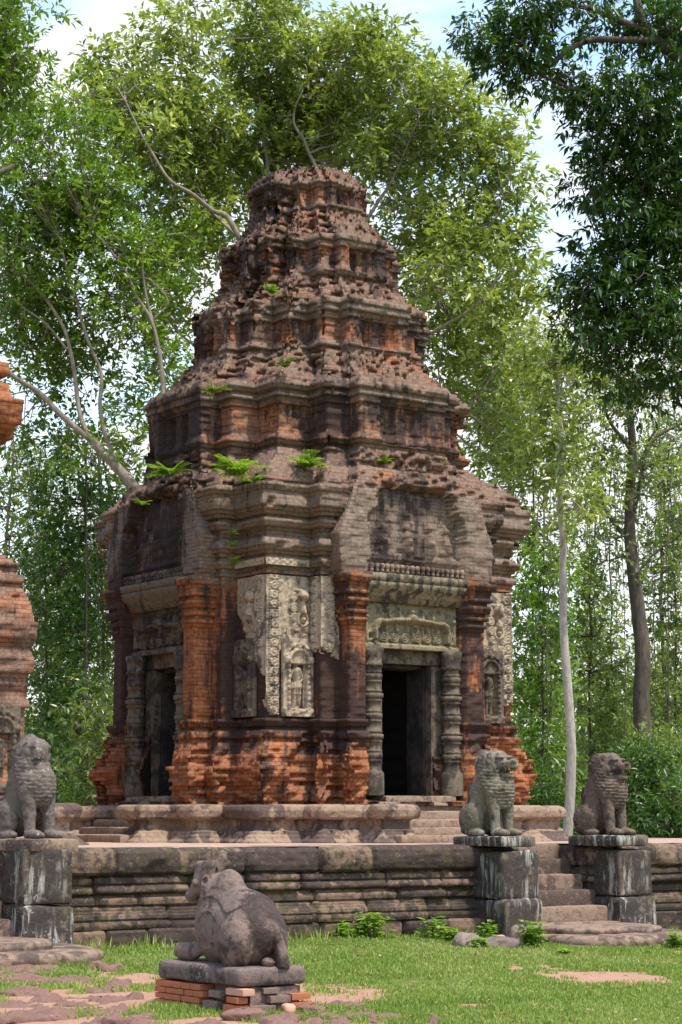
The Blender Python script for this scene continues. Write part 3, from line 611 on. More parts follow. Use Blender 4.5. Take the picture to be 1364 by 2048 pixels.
def mF(S_, Z_):                                             # far right pier
    j = jag(Z_+7, S_); nic = (np.abs(S_-.30) < .31) & (Z_ < 1.1) | (np.hypot(S_-.30, Z_-.98) < .31)
    return (Z_ > .32+j) & ~nic
relief('stucco_relief', ex*1.75+d_*2.62+up*3.36, ex, .875, 2.33, .0125, stucco_fn(mF, 21, .63, .22, 1), d_, M_STUCCO, T)
exl, dl_ = frame_of(3)
def mL(S_, Z_):                                             # left face of the near pier, s .93 at the corner
    j = jag(Z_+11, S_); nic = (np.abs(S_-.36) < .31) & (Z_ < 1.1) | (np.hypot(S_-.36, Z_-.98) < .31)
    return ((Z_ > 1.85-1.35*S_+1.2*j) & (Z_ > .70+j)) & ~nic
relief('stucco_relief', np.array([-2.62, -1.695, 3.36]), exl, .965, 2.33, .0125, stucco_fn(mL, 33, .66, .20, 1), dl_, M_STUCCO, T)
# carved frieze under the cornice, both faces of the near pier
def frz(S_, Z_): H = .012+.012*np.abs(np.sin(S_*22+Z_*40))*np.abs(np.sin(S_*22-Z_*40)); return np.maximum(H, dot(S_, Z_, (np.floor(S_/.05)+.5)*.05, .02, .018))
relief('carved_frieze', ex*(-2.73)+d_*2.735+up*5.85, ex, .90, .115, .0115, frz, d_, M_STUCCO, T)
relief('carved_frieze', np.array([-2.735, -1.82, 5.85]), exl, .91, .115, .0115, frz, dl_, M_STUCCO, T)

# ------------------------------------------------------------------ moulded stone courses along a path
def stone_run(path, prof, courses, seed=0, ds=.035, blk=(.6, 1.5), rough=.02, groove=.035, closed=False):
    """path: plan points (outward side = right of travel); prof: (out,z); courses: z limits of the block courses"""
    path = np.array(path, float); prof = np.array(prof, float); rs = np.random.RandomState(seed)
    seg = np.diff(path, axis=0); L = np.hypot(*seg.T); tn = seg/L[:, None]; nn = np.stack([tn[:, 1], -tn[:, 0]], 1)
    pos = []; mit = []; ll = []; acc = 0
    for k in range(len(seg)):
        m0 = nn[k] if k == 0 else (nn[k]+nn[k-1])/(1+nn[k]@nn[k-1]); m1 = nn[k] if k == len(seg)-1 else (nn[k]+nn[k+1])/(1+nn[k]@nn[k+1])
        n = max(2, int(L[k]/ds)); t = np.arange(n+(k == len(seg)-1))/n
        w0 = np.clip(1-t*L[k]/.25, 0, 1)[:, None]; w1 = np.clip(1-(1-t)*L[k]/.25, 0, 1)[:, None]
        pos.append(path[k]+t[:, None]*seg[k]); ll.append(acc+t*L[k]); acc += L[k]
        mit.append(nn[k]+w0*(m0-nn[k])*(t[:, None]*L[k] < 1e-9)+w1*(m1-nn[k])*((1-t[:, None])*L[k] < 1e-9))
    pos = np.concatenate(pos); mit = np.concatenate(mit); ll = np.concatenate(ll)
    # subdivide the profile
    pl = np.r_[0, np.cumsum(np.hypot(*np.diff(prof, axis=0).T))]; t = np.unique(np.r_[pl, np.arange(0, pl[-1], .03)]); pr = np.stack([np.interp(t, pl, prof[:, 0]), np.interp(t, pl, prof[:, 1])], 1)
    V = np.zeros((len(pr), len(pos), 3)); tint = np.zeros((len(pr), len(pos)))
    out = np.repeat(pr[:, 0:1], len(pos), 1); zz = np.repeat(pr[:, 1:2], len(pos), 1); dz = 0*zz
    for c in range(len(courses)-1):
        z0, z1 = sorted(courses[c:c+2]); rows = (pr[:, 1] >= z0-1e-6) & (pr[:, 1] < z1+1e-6)
        e = [-1.]
        while e[-1] < acc+1: e.append(e[-1]+rs.uniform(*blk))
        e = np.array(e); b = np.searchsorted(e, ll)-1; b = np.clip(b, 0, len(e)-2)
        jo = np.minimum(np.abs(ll-e[b]), np.abs(e[np.minimum(b+1, len(e)-1)]-ll))
        off = rs.uniform(-1, 1, len(e))[b]*rough*1.3; tl = rs.uniform(-1, 1, len(e))[b]*.015; ti = rs.uniform(0, 1, len(e))[b]
        gw = rs.uniform(.5, 2.2, len(e))[b]
        gr = -groove*np.exp(-(jo/(.013*gw))**2)*gw - .5*rough*np.exp(-(jo/.07)**2)
        out[rows] += (off+gr)[None]; dz[rows] += tl[None]; tint[rows] = ti[None]
    p3 = np.stack([np.broadcast_to(pos[None, :, 0], out.shape), np.broadcast_to(pos[None, :, 1], out.shape), zz], -1)
    n1 = fbm(p3*np.array([1, 1, 2.2]), 1.6, 4, seed+2); n2 = fbm(p3*np.array([1, 1, 1.7]), 7., 3, seed+5); ch = np.clip(fbm(p3, 2.4, 3, seed+8)-.22, 0, 1)
    out = out + rough*(1.1*n1+.6*n2) - ch*.16*min(1, rough/.02)
    V[..., :2] = pos[None]+mit[None]*out[..., None]; V[..., 2] = zz+dz*.5+n1*.008
    return V.reshape(-1, 3), gridf(len(pr), len(pos))[:, ::-1], np.clip(tint+.25*n1, 0, 1).ravel(), V
def slab_top(outer, z, seed, depth=0):                      # flat paving inside a ring of points
    pass
def run_mesh(name, mat, parent, *a, smooth=True, **kw):
    V, f, t, g3 = stone_run(*a, **kw); return mesh(name, V, f, mat, parent, smooth, attrs={'tint': t})
def sheet(name, x0, x1, y0, y1, z, mat, parent, n=.12, amp=.012, seed=0, sc=1.2):
    xs = np.linspace(x0, x1, max(2, int((x1-x0)/n))); ys = np.linspace(y0, y1, max(2, int((y1-y0)/n))); X, Y = np.meshgrid(xs, ys)
    V = np.stack([X, Y, 0*X+z], -1); V[..., 2] += amp*fbm(V, sc, 4, seed); return mesh(name, V.reshape(-1, 3), gridf(len(ys), len(xs)), mat, parent, True, attrs={'tint': np.full(X.size, .4)})

# plinth of the tower
PP = [(-.35, 1.905), (.02, 1.90), (.075, 1.87), (.10, 1.80), (.09, 1.70), (.05, 1.665), (.0, 1.655), (-.03, 1.63), (-.035, 1.53), (-.01, 1.50), (.06, 1.46), (.065, 1.43), (.12, 1.385), (.13, 1.36), (.20, 1.31), (.21, 1.24)]
PA, PB, PC, PF, PG = 3.22, 2.25, 3.72, .92, 4.28
def plinth_path(lo):
    q = []
    for k in range(4):
        o = [(-PA, PA), (-PB, PA), (-PB, PC), (-1.45, PC), (-1.45, PG), (-PF, PG), (-PF, 3.3), (PF, 3.3), (PF, PG), (1.45, PG), (1.45, PC), (PB, PC), (PB, PA)]
        for s, d in o: q.append({0: (s, -d), 1: (d, s), 2: (-s, d), 3: (-d, -s)}[k])
    m = ((q[-1][0]+q[0][0])/2-.001, (q[-1][1]+q[0][1])/2); q = [q[0]]+q[1:]; q = [((q[0][0]+q[1][0])/2, (q[0][1]+q[1][1])/2)]+q[1:]+[q[0], ((q[0][0]+q[1][0])/2, (q[0][1]+q[1][1])/2)]; return q
run_mesh('tower_plinth', M_PLINTH, T, plinth_path(0), PP, [1.95, 1.66, 1.47, 1.2], seed=4, ds=.04, blk=(.5, 1.1), rough=.024, groove=.045)
sheet('plinth_top', -2.98, 2.98, -2.98, 2.98, 1.886, M_PLINTH, T, .1, .004, 3); sheet('plinth_top', -2.0, 2.0, -3.5, 3.5, 1.893, M_PLINTH, T, .1, .003, 3); sheet('plinth_top', -3.5, 3.5, -2.0, 2.0, 1.899, M_PLINTH, T, .1, .002, 3)
for side in (0, 3):
    ex, d_ = frame_of(side)
    for k, (d0, d1, z0, z1) in enumerate(((3.28, 3.62, 1.6, 1.80), (3.5, 3.92, 1.5, 1.66), (3.8, 4.2, 1.35, 1.53), (4.1, 4.62, 1.28, 1.415))):
        w = .90 if k < 3 else 1.35; V, f = rbox(-w, w, d0, d1, z0, z1, k+side*5, .035, .06, .014)
        smesh('stair_step', (V[:, 0:1]*ex+V[:, 1:2]*d_+V[:, 2:3]*up, f), M_PLINTH, T, smooth=True, tint=.2)
    V, f = rbox(-.9, .9, 3.2, 3.4, 1.7, 1.96, 40+side, .03, .06, .012); smesh('stair_step', (V[:, 0:1]*ex+V[:, 1:2]*d_+V[:, 2:3]*up, f), M_PLINTH, T, smooth=True, tint=.2)

# ------------------------------------------------------------------ the second tower, only its right edge in the frame
TB = thing('brick_temple_tower', 'brick temple tower with restored orange cornice, cut off by the left photo edge', 'temple tower', L2W(-10.1, 0, 0), TH)
tabB = [(1.8, 2.97, 1.9, 3.2, 1.5, 3.5, 1.1), (5.0, 2.93, 1.9, 3.2, 1.5, 3.5, 1.1), (5.5, 2.80, 1.8, 3.05, 1.4, 3.3, 1.0), (5.6, 2.72, 1.8, 3.0, 1.4, 3.2, 1.), (5.75, 2.54, 1.7, 2.8, 1.3, 3.0, 1.), (7.45, 2.5, 1.7, 2.75, 1.3, 2.95, .9), (8.2, 2.5, 1.7, 2.75, 1.3, 2.95, .9), (8.7, 2.45, 1.6, 2.7, 1.2, 2.9, .8), (9.2, 2.3, 1.5, 2.5, 1.1, 2.7, .8), (10.4, 1.9, 1.2, 2.1, .9, 2.3, .6), (11.6, 1.6, 1., 1.8, .7, 2., .5), (13.6, .9, .6, 1.1, .4, 1.2, .3)]
maB = [(1.8, .10), (2.2, .08), (2.3, .03), (2.9, .0), (3.3, .0), (3.31, .06), (3.4, .06), (3.45, .02), (3.8, .04), (3.85, .10), (4.1, .11), (4.15, .06), (4.3, .10), (4.35, .14), (4.6, .15), (4.65, .1), (4.9, .07), (5.0, .04), (5.2, .0), (5.22, .06), (5.3, .06), (5.31, .0), (5.45, .03), (5.5, .07), (5.55, .03), (5.7, 0), (7.44, 0), (7.45, .06), (7.55, .10), (7.6, .22), (7.7, .34), (8.04, .36), (8.06, .24), (8.2, .20), (8.3, .2), (8.31, .1), (8.45, .12), (8.46, .22), (8.66, .24), (8.67, .05), (9, 0)]
roB = [(1.8, .7), (2.3, .25), (2.5, .08), (3.2, .05), (3.3, .10), (3.8, .12), (5.2, .2), (5.6, .6), (5.8, .3), (7.4, .06), (8.6, .05), (8.7, .9), (9.2, .2), (10, .8), (13, .8)]
def featB(s, z, seg, side): return np.zeros(np.broadcast_shapes(s.shape, z.shape, seg.shape))
def wxB(Q, s, z, seg, side, ro, e1, e2):
    z = z+0*s; n = fbm(Q, .8, 3, 177); orr = sstep(z, 7.3, 7.5)*(1-sstep(z, 8.6, 8.8))
    return np.stack([.25*(1-orr)+.1*n-orr*.3, (.42+orr*.55+.25*n), .24+.25*n-.3*orr], -1)
PmB, FqB, uvB, wB, zmB, SG, SD, RB, CB = tower_grid(tabB, maB, maB, roB, 1.82, 13.65, featB, wxB, res=.05, seed=40, backres=.2)
zB = zmB[FqB[:, 0]//CB]
for nm, lo, hi in (('tower_wall', 0, 3.8), ('cornice', 3.8, 5.72), ('upper_tier', 5.72, 8.68), ('tower_crown', 8.68, 99)):
    cut(nm, PmB, FqB, uvB, wB, (zB >= lo) & (zB < hi), TB, extra=cap_top(PmB) if hi == 99 else None)
ex, d_ = frame_of(0)
relief('wall_niche', ex*(2.22)+d_*3.03+up*2.05, ex, .60, 1.3, .0125, niche_fn(True), d_, M_SAND, TB, thick=.06)
q = [(0, -3.6), (3.45, -3.6), (3.45, 3.6), (-3.5, 3.6), (-3.5, -3.6), (0, -3.6)]
run_mesh('tower_plinth', M_PLINTH, TB, q, PP, [1.95, 1.66, 1.47, 1.2], seed=9, ds=.06, blk=(.5, 1.1), rough=.024, groove=.045)
sheet('plinth_top', -3.4, 3.4, -3.5, 3.5, 1.893, M_PLINTH, TB, .2, .006, 3)

# ------------------------------------------------------------------ terrace and stairways
TZ = 1.28
def gz(X, Y): return -.12*sstep(np.asarray(X, float), .5, 4.5)-.055*(1-sstep(np.asarray(Y, float), 21, 26))
TE = thing('stone_terrace', 'long low terrace of dark moulded sandstone blocks carrying the brick towers', 'terrace', L2W(0, 0, 0), TH)
TP = [(-.45, 1.285), (-.10, 1.285), (-.02, 1.262), (.03, 1.22), (.05, 1.14), (.05, 1.04), (.03, .965), (-.02, .935), (-.07, .925), (-.075, .90), (-.01, .893), (.0, .86), (.0, .815), (-.03, .81), (-.03, .792), (.0, .785), (.03, .74), (.02, .70), (-.03, .68), (-.075, .672), (-.075, .65), (-.02, .64), (-.005, .60), (-.01, .55), (-.055, .535), (-.06, .51), (-.02, .50), (-.025, .455), (.0, .45), (.0, .42), (.025, .415), (.03, .36), (.01, .345), (.01, .33), (.05, .325), (.06, .285), (.045, .235), (.0, .225), (.06, .215), (.085, .19), (.09, -.3)]
S0, S1 = -.92, .66                                           # right stairway between u = S0..S1
L0, L1 = -10.95, -9.36                                       # left stairway
tp = [(-24, -TV), (L0, -TV), (L0, -TV+1.2), (L1, -TV+1.2), (L1, -TV), (S0, -TV), (S0, -TV+1.2), (S1, -TV+1.2), (S1, -TV), (9.2, -TV), (9.2, 14)]
run_mesh('moulded_wall', M_TERR, TE, tp, TP, [1.4, .925, .672, .535, .225, -.4], seed=21, ds=.03, blk=(.6, 1.6), rough=.03, groove=.085)
sheet('terrace_floor', -24, 9.0, -TV+1.15, 14, TZ+.006, M_FLOOR, TE, .16, .012, 5)
sheet('terrace_floor', -9.32, S0-.03, -TV+.12, -TV+1.2, TZ+.004, M_FLOOR, TE, .07, .012, 6)
sheet('terrace_floor', S1+.03, 9.0, -TV+.12, -TV+1.2, TZ+.004, M_FLOOR, TE, .07, .012, 7)
sheet('terrace_floor', -24, L0-.03, -TV+.12, -TV+1.2, TZ+.004, M_FLOOR, TE, .12, .012, 8)
M_PIER = stone_mat('pier_sandstone', (.165, .125, .095), (.040, .032, .030), dirt=.78, lichen=.75, green=.35, streak=1.0, drip=.8)
M_STEP = stone_mat('step_sandstone', (.27, .185, .135), (.075, .053, .045), dirt=.5, lichen=.25, green=.2)
def stairway(name, label, u0, u1, seed, base=0.):
    r = thing(name, label, 'stairway', L2W((u0+u1)/2, -TV, base), TH); h = (TZ-base)/6; w = (u1-u0)/2-.012
    for k in range(6):
        f = .66-.275*k
        V, q = rbox(-w, w, -f, -f+.5 if k < 5 else 1.15, h*k-(.1 if k == 0 else .03), h*(k+1)+.003, seed+k, .035, .05, .012)
        smesh('step', (V, q), M_STEP, r, True, tint=random.Random(seed+k).random())
    for sg in (-1, 1):                                       # side piers, two courses each
        x0, x1 = (w+.03, w+.72) if sg > 0 else (-w-.72, -w-.03)
        p = MB(); V, q = rbox(x0, x1, -.62, .3, .60, TZ+.02, seed+20+sg, .05, .045, .022, 2.2); p.add(V, q)
        V, q = rbox(x0-.01, x1+.015, -.66, .3, -.25, .59, seed+30+sg, .05, .045, .03, 1.8); V[:, 1] -= .06*np.clip(.6-V[:, 2], 0, 1)*(V[:, 1] < 0); p.add(V, q)
        smesh('side_pier', p, M_PIER, r, True, tint=.6)
    V, f = slab_disc(1.36, 1.55, .16, seed); smesh('landing_slab', (V+[-.02, -.9, -.03], f), M_STEP, r, True, tint=.6)
    V, f = slab_disc(.95, .95, .09, seed+3); smesh('landing_slab', (V+[-.1, -.85, .13], f), M_STEP, r, True, tint=.5)
    return r
def slab_disc(a, b, h, seed, n=96):
    """worn half-round door-step slab made of two or three stones"""
    th = np.linspace(0, 2*np.pi, n, endpoint=False); rr = [(0., 1.), (.35, 1.), (.6, 1.), (.8, 1.), (.92, 1.), (.97, .95), (1., .7), (1.0, .35), (.985, 0.), (.97, -.6)]
    V = []
    for q, z in rr: V.append(np.stack([a*q*np.sign(np.cos(th))*np.abs(np.cos(th))**.55, b*q*np.sign(np.sin(th))*np.abs(np.sin(th))**.6, np.full(n, z*h)], 1))
    V = np.concatenate(V); e = fbm(V+seed*3.1, 1.7, 4, seed); V[:, :2] *= (1+.06*e)[:, None]; V[:, 2] += .025*fbm(V+seed, 2.5, 4, seed+2)*(V[:, 2] > 0)
    for x in (-.42, .5): V[:, 2] -= .04*np.exp(-((V[:, 0]-x*a-.1*V[:, 1])/.022)**2)*(V[:, 1] < .1)
    return V, gridf(len(rr), n, True)
stairway('stone_stairway', 'worn six step stone stairway between the two scale maned lions at right', S0, S1, 50, -.10)
stairway('stone_stairway', 'stone stairway cut off by the left photo edge beside the weathered lion pedestal', L0, L1, 80, .0)

# ------------------------------------------------------------------ lions
def lion_sdf(kind):
    h = .0125; lo = (-.60, -.38, -.03); hi = (.52, .38, 1.36); p = sdfgrid(lo, hi, h); q = p+.012*np.stack([fbm(p, 5, 2, k+kind*9) for k in range(3)], -1)
    w = kind == 2                                           # weathered, faceless
    f = cap(q, (-.02, 0, .90), (-.20, 0, .34), .235, .26)                      # back
    f = smin(f, ell(q, (.10, 0, .66), (.22, .25, .26), 0, -.2), .06)           # breast
    f = smin(f, ell(q, (-.26, 0, .24), (.21, .27, .24)), .06)                  # rump
    for s in (-1, 1):
        f = smin(f, ell(q, (-.22, s*.225, .25), (.23, .105, .235), 0, .35), .03)    # thigh
        f = smin(f, cap(q, (-.30, s*.25, .09), (-.22, s*.25, .05), .085, .07), .03)
        f = smin(f, ell(q, (-.10, s*.25, .045), (.15, .085, .065)), .02)       # hind paw
        f = smin(f, cap(q, (.13, s*.15, .60), (.17, s*.155, .30), .125, .088), .05)   # forelegs
        f = smin(f, cap(q, (.17, s*.155, .30), (.19, s*.155, .06), .086, .074), .02)
        f = smin(f, ell(q, (.27, s*.155, .045), (.15, .095, .062)), .02)
        for t in (-1, 0, 1): f = smin(f, ell(q, (.37, s*.155+t*.05, .035), (.05, .026, .042)), .008)
    bib = ell(q, (.14, 0, .66), (.20, .245, .24), 0, -.1); bib = smin(bib, ell(q, (.19, 0, .52), (.11, .13, .12)), .08)
    neck = cap(q, (-.02, 0, 1.0), (.05, 0, .74), .225, .245); mane = smin(bib, neck, .07)
    th = np.arctan2(q[..., 1], q[..., 0]+.05); row = np.floor(q[..., 2]/.052+.6*np.cos(th)); scal = np.abs(np.sin(th*9+row*np.pi/2)); rz = (q[..., 2]/.052+.6*np.cos(th)) % 1
    mane = mane - .030*(rz*.6+.4*scal)*(.6 if w else 1.); f = smin(f, mane, .015)
    hd = ell(q, (.05, 0, 1.10), (.225, .215, .20))
    if w:
        hd = smin(hd, ell(q, (-.05, 0, 1.04), (.20, .22, .26)), .05); hd = smin(hd, ell(q, (-.03, 0, 1.26), (.10, .10, .09)), .05)
        hd = smin(hd, box3(q, (.17, 0, 1.05), (.13, .14, .07), .05), .04); hd = smin(hd, box3(q, (.14, 0, .90), (.12, .12, .05), .045), .04)
        hd = smin(hd, ell(q, (.16, .11, 1.16), (.09, .07, .035), .3), .02); hd = smin(hd, ell(q, (.16, -.11, 1.16), (.09, .07, .035), -.3), .02)
        hd = smax(hd, -box3(q, (.26, 0, .97), (.10, .17, .022), .015), .02); hd = smax(hd, -ell(q, (.21, .16, 1.10), (.06, .05, .03)), .02); hd = smax(hd, -ell(q, (.05, .22, 1.0), (.04, .05, .12)), .03)
        hd = smax(hd, q[..., 0]*.9+.3*q[..., 1]-.235, .03); hd = hd+.02*np.clip(fbm(p, 6, 3, 91), 0, 1)
    else:
        hd = smin(hd, ell(q, (-.07, 0, 1.02), (.19, .225, .26)), .04)
        hd = smax(hd, q[..., 2]-1.275, .05)
        hd = smin(hd, box3(q, (.26, 0, 1.05), (.16, .135, .066), .05), .035)       # upper jaw
        hd = smin(hd, box3(q, (.23, 0, .885), (.14, .115, .045), .04), .03)          # lower jaw
        mouth = box3(q, (.31, 0, .957), (.17, .16, .026), .012); hd = smax(hd, -mouth, .012)
        for s in (-1, 1):
            hd = smin(hd, ell(q, (.23, s*.095, 1.15), (.09, .075, .035), s*.3, .15), .015)      # brow
            hd = smin(hd, ell(q, (.245, s*.105, 1.10), (.042, .04, .034)), .006)              # eye
            hd = smin(hd, ell(q, (.02, s*.205, 1.13), (.06, .035, .075)), .02)               # ear
            hd = smin(hd, ell(q, (.12, s*.17, .99), (.09, .05, .10)), .03)                   # cheek
            for t in range(4): hd = smin(hd, ell(q, (.39-.05*t, s*(.085+.012*t), .975), (.017, .017, .03)), .004)   # teeth
        hd = smin(hd, ell(q, (.405, 0, 1.095), (.05, .075, .04)), .015)
        curl = np.sin(q[..., 1]*55)*np.sin((q[..., 2]+q[..., 0])*55); hd = hd-.007*curl*((q[..., 0] < .12) & (q[..., 2] > 1.0))
    f = smin(f, hd, .03)
    f = smin(f, cap(q, (-.44, 0, .30), (-.42, .02, .70), .05, .04), .03)             # tail laid up the back
    f = f + .013*fbm(p, 7, 4, 60+kind)+.007*fbm(p, 24, 2, 70+kind) + (.035*np.clip(fbm(p, 3.2, 3, 66), 0, 1) if w else .012*np.clip(fbm(p, 4, 3, 67+kind), 0, 1))
    f = smax(f, -q[..., 2]-.015, .01)
    return surfnet(f, np.array(lo), h)
M_LION = [stone_mat('lion_stone', (.175, .145, .105), (.045, .038, .033), dirt=.58, lichen=.4, green=.35, drip=.35), stone_mat('brown_lion_stone', (.15, .106, .08), (.042, .032, .03), dirt=.6, lichen=.35, green=.1), stone_mat('pale_lion_stone', (.15, .118, .10), (.045, .036, .035), dirt=.5, lichen=.85)]
for kind, u, lab in ((0, -1.36, 'greenish grey seated stone lion with open jaws left of the right stairway'), (1, .93, 'brown seated stone lion with scaled mane right of the stairway, nearest the forest'), (2, -9.00, 'weathered faceless seated stone lion with white lichen at the left edge')):
    r = thing('lion_statue', lab, 'lion statue', L2W(u, -TV-.06, TZ), TH-math.pi/2+.22, 'stone lions guarding the terrace stairs')
    V, f = surfnet_ = lion_sdf(kind); tt = .5+.5*fbm(V, 2., 3, 5)
    mesh('lion_body', V+[0, 0, .14], f, M_LION[kind], r, True, attrs={'tint': tt})
    V, f = rbox(-.46, .52, -.39, .39, -.02, .135, 90+kind, .03, .05, .014); smesh('statue_base', (V, f), M_PIER if kind < 2 else M_PLINTH, r, True, tint=.6)

# ------------------------------------------------------------------ the reclining bull
nb = np.array([-.885, 18.35]) + .72*VV_ + .36*UV_
NB = thing('bull_statue', 'headworn reclining stone bull seen from behind, facing the tower, on a cracked slab', 'bull statue', (nb[0], nb[1], 0), TH+math.pi/2)
def bull_sdf():
    h = .0115; lo = (-.90, -.42, -.03); hi = (.80, .44, 1.0); p = sdfgrid(lo, hi, h); q = p+.008*np.stack([fbm(p, 4, 2, k+3) for k in range(3)], -1)
    f = ell(q, (-.12, 0, .30), (.56, .29, .32))
    f = smin(f, ell(q, (-.38, -.02, .30), (.29, .30, .31)), .10)
    f = smin(f, ell(q, (.20, .0, .37), (.27, .235, .40)), .10)
    f = smin(f, cap(q, (.12, 0, .52), (.31, .02, .70), .17, .115), .07)
    f = smin(f, ell(q, (.03, .0, .71), (.13, .095, .125), 0, .5), .045)                 # hump
    f = smin(f, cap(q, (-.46, 0, .50), (.0, 0, .62), .07, .12), .12)                   # spine
    hd = box3(q, (.36, .04, .80), (.122, .115, .125), .05); hd = smin(hd, cap(q, (.40, .06, .74), (.51, .10, .62), .11, .08), .05)
    hd = smin(hd, ell(q, (.545, .115, .60), (.07, .08, .06)), .03)
    hd = smin(hd, cap(q, (.27, -.01, .89), (.23, -.04, .955), .045, .03), .03)           # stub of a horn
    hd = smin(hd, ell(q, (.40, .175, .72), (.05, .03, .035)), .012); hd = smin(hd, ell(q, (.24, .15, .70), (.05, .04, .09)), .02)
    f = smin(f, hd, .018)
    f = smin(f, ell(q, (.37, .0, .36), (.13, .085, .31), 0, .15), .05)                    # dewlap
    f = smin(f, ell(q, (.50, .19, .085), (.20, .085, .09), .15), .04); f = smin(f, ell(q, (.52, -.18, .10), (.19, .10, .10), -.15), .04)   # folded forelegs
    f = smin(f, ell(q, (-.40, .205, .20), (.25, .155, .24), -.1, -.2), .018)
    f = smin(f, ell(q, (-.36, -.20, .22), (.28, .15, .25)), .05)
    f = smin(f, ell(q, (-.66, .0, .04), (.075, .06, .045)), .015)                      # hoof under the tail
    f = smin(f, cap(q, (-.40, .02, .56), (-.60, -.02, .44), .05, .06), .02); f = smin(f, cap(q, (-.60, -.02, .44), (-.69, -.09, .24), .06, .05), .02); f = smin(f, cap(q, (-.69, -.09, .24), (-.71, -.14, .03), .045, .075), .02)   # tail
    # saddle edge carved on flank and back, broken patches
    sad = q[..., 2]-(.50+.10*np.sin(q[..., 0]*7+1.)+.22*np.clip(-q[..., 0], 0, 1)); f = f-.017*sstep(sad, -.006, .006)*(q[..., 0] < .22)*(q[..., 0] > -.5)
    pt = .30*fbm(p, 3.5, 4, 15)+(q[..., 1] > .05)*np.exp(-((q[..., 0]-.08)/.24)**2-((q[..., 2]-.30)/.19)**2); f = f+.024*sstep(pt, .50, .55)
    f = f+.005*fbm(p, 6, 4, 25)+.003*fbm(p, 26, 2, 35)+.014*np.clip(fbm(p, 12, 3, 38)-.3, 0, 1)
    for c, r in (((.12, .25, .62), .024), ((.22, .17, .74), .022), ((-.52, .26, .17), .014), ((-.47, .30, .20), .012)): f = smax(f, -(np.linalg.norm(q-np.array(c), axis=-1)-r*1.6), .01)
    f = smax(f, -q[..., 2]-.012, .01)
    return surfnet(f, np.array(lo), h)
M_BULL = stone_mat('bull_stone', (.19, .132, .108), (.045, .031, .028), dirt=.66, lichen=.35, rough=.75, warm=(.25, .175, .15))
V, f = bull_sdf(); mesh('bull_body', V*[.96, .93, 1.]+[.02, .005, .345], f, M_BULL, NB, True, attrs={'tint': .45+.5*fbm(V, 2.2, 3, 5)})
M_SLAB = stone_mat('slab_stone', (.17, .125, .11), (.05, .038, .036), dirt=.5, lichen=.5, green=.25)
V, f = rbox(-.70, .74, -.36, .37, .18, .345, 12, .05, .03, .012); 
V[:, 2] -= .0; 
for c, w in ((-.14, .012), (.05, .010)): V[:, 0] += .03*np.exp(-((V[:, 1]+.12-c)/w)**2)*(V[:, 0] < -.6)
smesh('statue_base', (V, f), M_SLAB, NB, True, tint=.55)
# the masonry that props the slab
M_NEW = plain_mat('new_red_brick', (.33, .105, .052), (.47, .17, .085), 9., .9, .35); M_PALE = plain_mat('pale_brick', (.46, .25, .17), (.58, .33, .23), 9.); M_OLD = stone_mat('old_brick', (.22, .15, .12), (.075, .06, .055), dirt=.45, lichen=.5, green=.3)
M_LAT = plain_mat('laterite', (.11, .055, .045), (.33, .195, .155), 16., .95, 1.); M_ROCK = stone_mat('field_stone', (.25, .19, .155), (.09, .07, .06), dirt=.4, lichen=.4)
def nl(x, y, z=0.): q = nb + x*VV_ - y*UV_; return (q[0], q[1], z)
pile = thing('brick_pile', 'neat course of fresh orange bricks propping the bull slab on its left flank', 'brick pile', nl(0, 0), TH+math.pi/2); mb = MB(); rs = random.Random(4)
for r_ in range(-1, 3):
    x = -.06-.05*(r_ % 2)
    while x < .73:
        L = .165; V, f = rbox(x, min(x+L, .75)-.006, .235+rs.uniform(-.004, .004), .392+rs.uniform(-.006, .006), r_*.0575-(.03 if r_ == -1 else 0)+.002, r_*.0575+.055, rs.randrange(99), .006, .04, .003); mb.add(V, f); x += L
mesh('brick_course', *mb.out(), M_NEW, pile)
core = MB(); V, f = rbox(-.66, .70, -.32, .225, -.09, .178, 71, .02, .06, .02); core.add(V, f); smesh('rubble_core', core, M_OLD, pile, True)
LB = [('new orange brick, lower of the stack at the bull slab near corner', M_NEW, -.60, .33, .035, .10, .235, .06, .12), ('new orange brick, middle of the stack at the bull slab near corner', M_NEW, -.61, .33, .093, -.1, .21, .055, .11), ('pale pink brick on top of the small stack at the bull slab corner', M_PALE, -.63, .31, .15, .05, .27, .058, .13),
      ('old grey brick wedged under the bull slab behind the pale brick', M_OLD, -.69, .13, .03, 1.5, .25, .06, .12), ('mossy grey brick tucked under the tail end of the bull slab', M_OLD, -.68, -.05, .09, 1.6, .22, .06, .12), ('small worn brick below the cracked rump end of the slab', M_OLD, -.66, .02, .15, 1.5, .17, .05, .1), ('dark worn brick under the left flank beside the new bricks', M_OLD, -.24, .33, .04, .1, .22, .075, .13), ('old brick lying on the dark worn brick under the flank', M_OLD, -.30, .32, .12, .05, .2, .07, .12),
      ('clean orange brick, lower one at the far right corner of the bull slab', M_NEW, -.66, -.30, .035, 1.5, .23, .062, .12), ('clean orange brick, upper one at the far right corner of the bull slab', M_NEW, -.655, -.29, .098, 1.6, .21, .06, .12), ('orange brick laid along the ground before the pale pink brick', M_NEW, -.74, .27, .02, 1.3, .2, .05, .11)]
for lab, m, x, y, z, a, L, hh, ww in LB:
    V, f = rbox(-L/2, L/2, -ww/2, ww/2, -hh/2, hh/2, rs.randrange(99), .008, .035, .006); o = smesh('brick', (V, f), m, None, False, loc=nl(x, y, z*1.25-.045), rot=TH+math.pi/2+a); tag(o, lab, 'brick', 'bricks propping the bull slab')
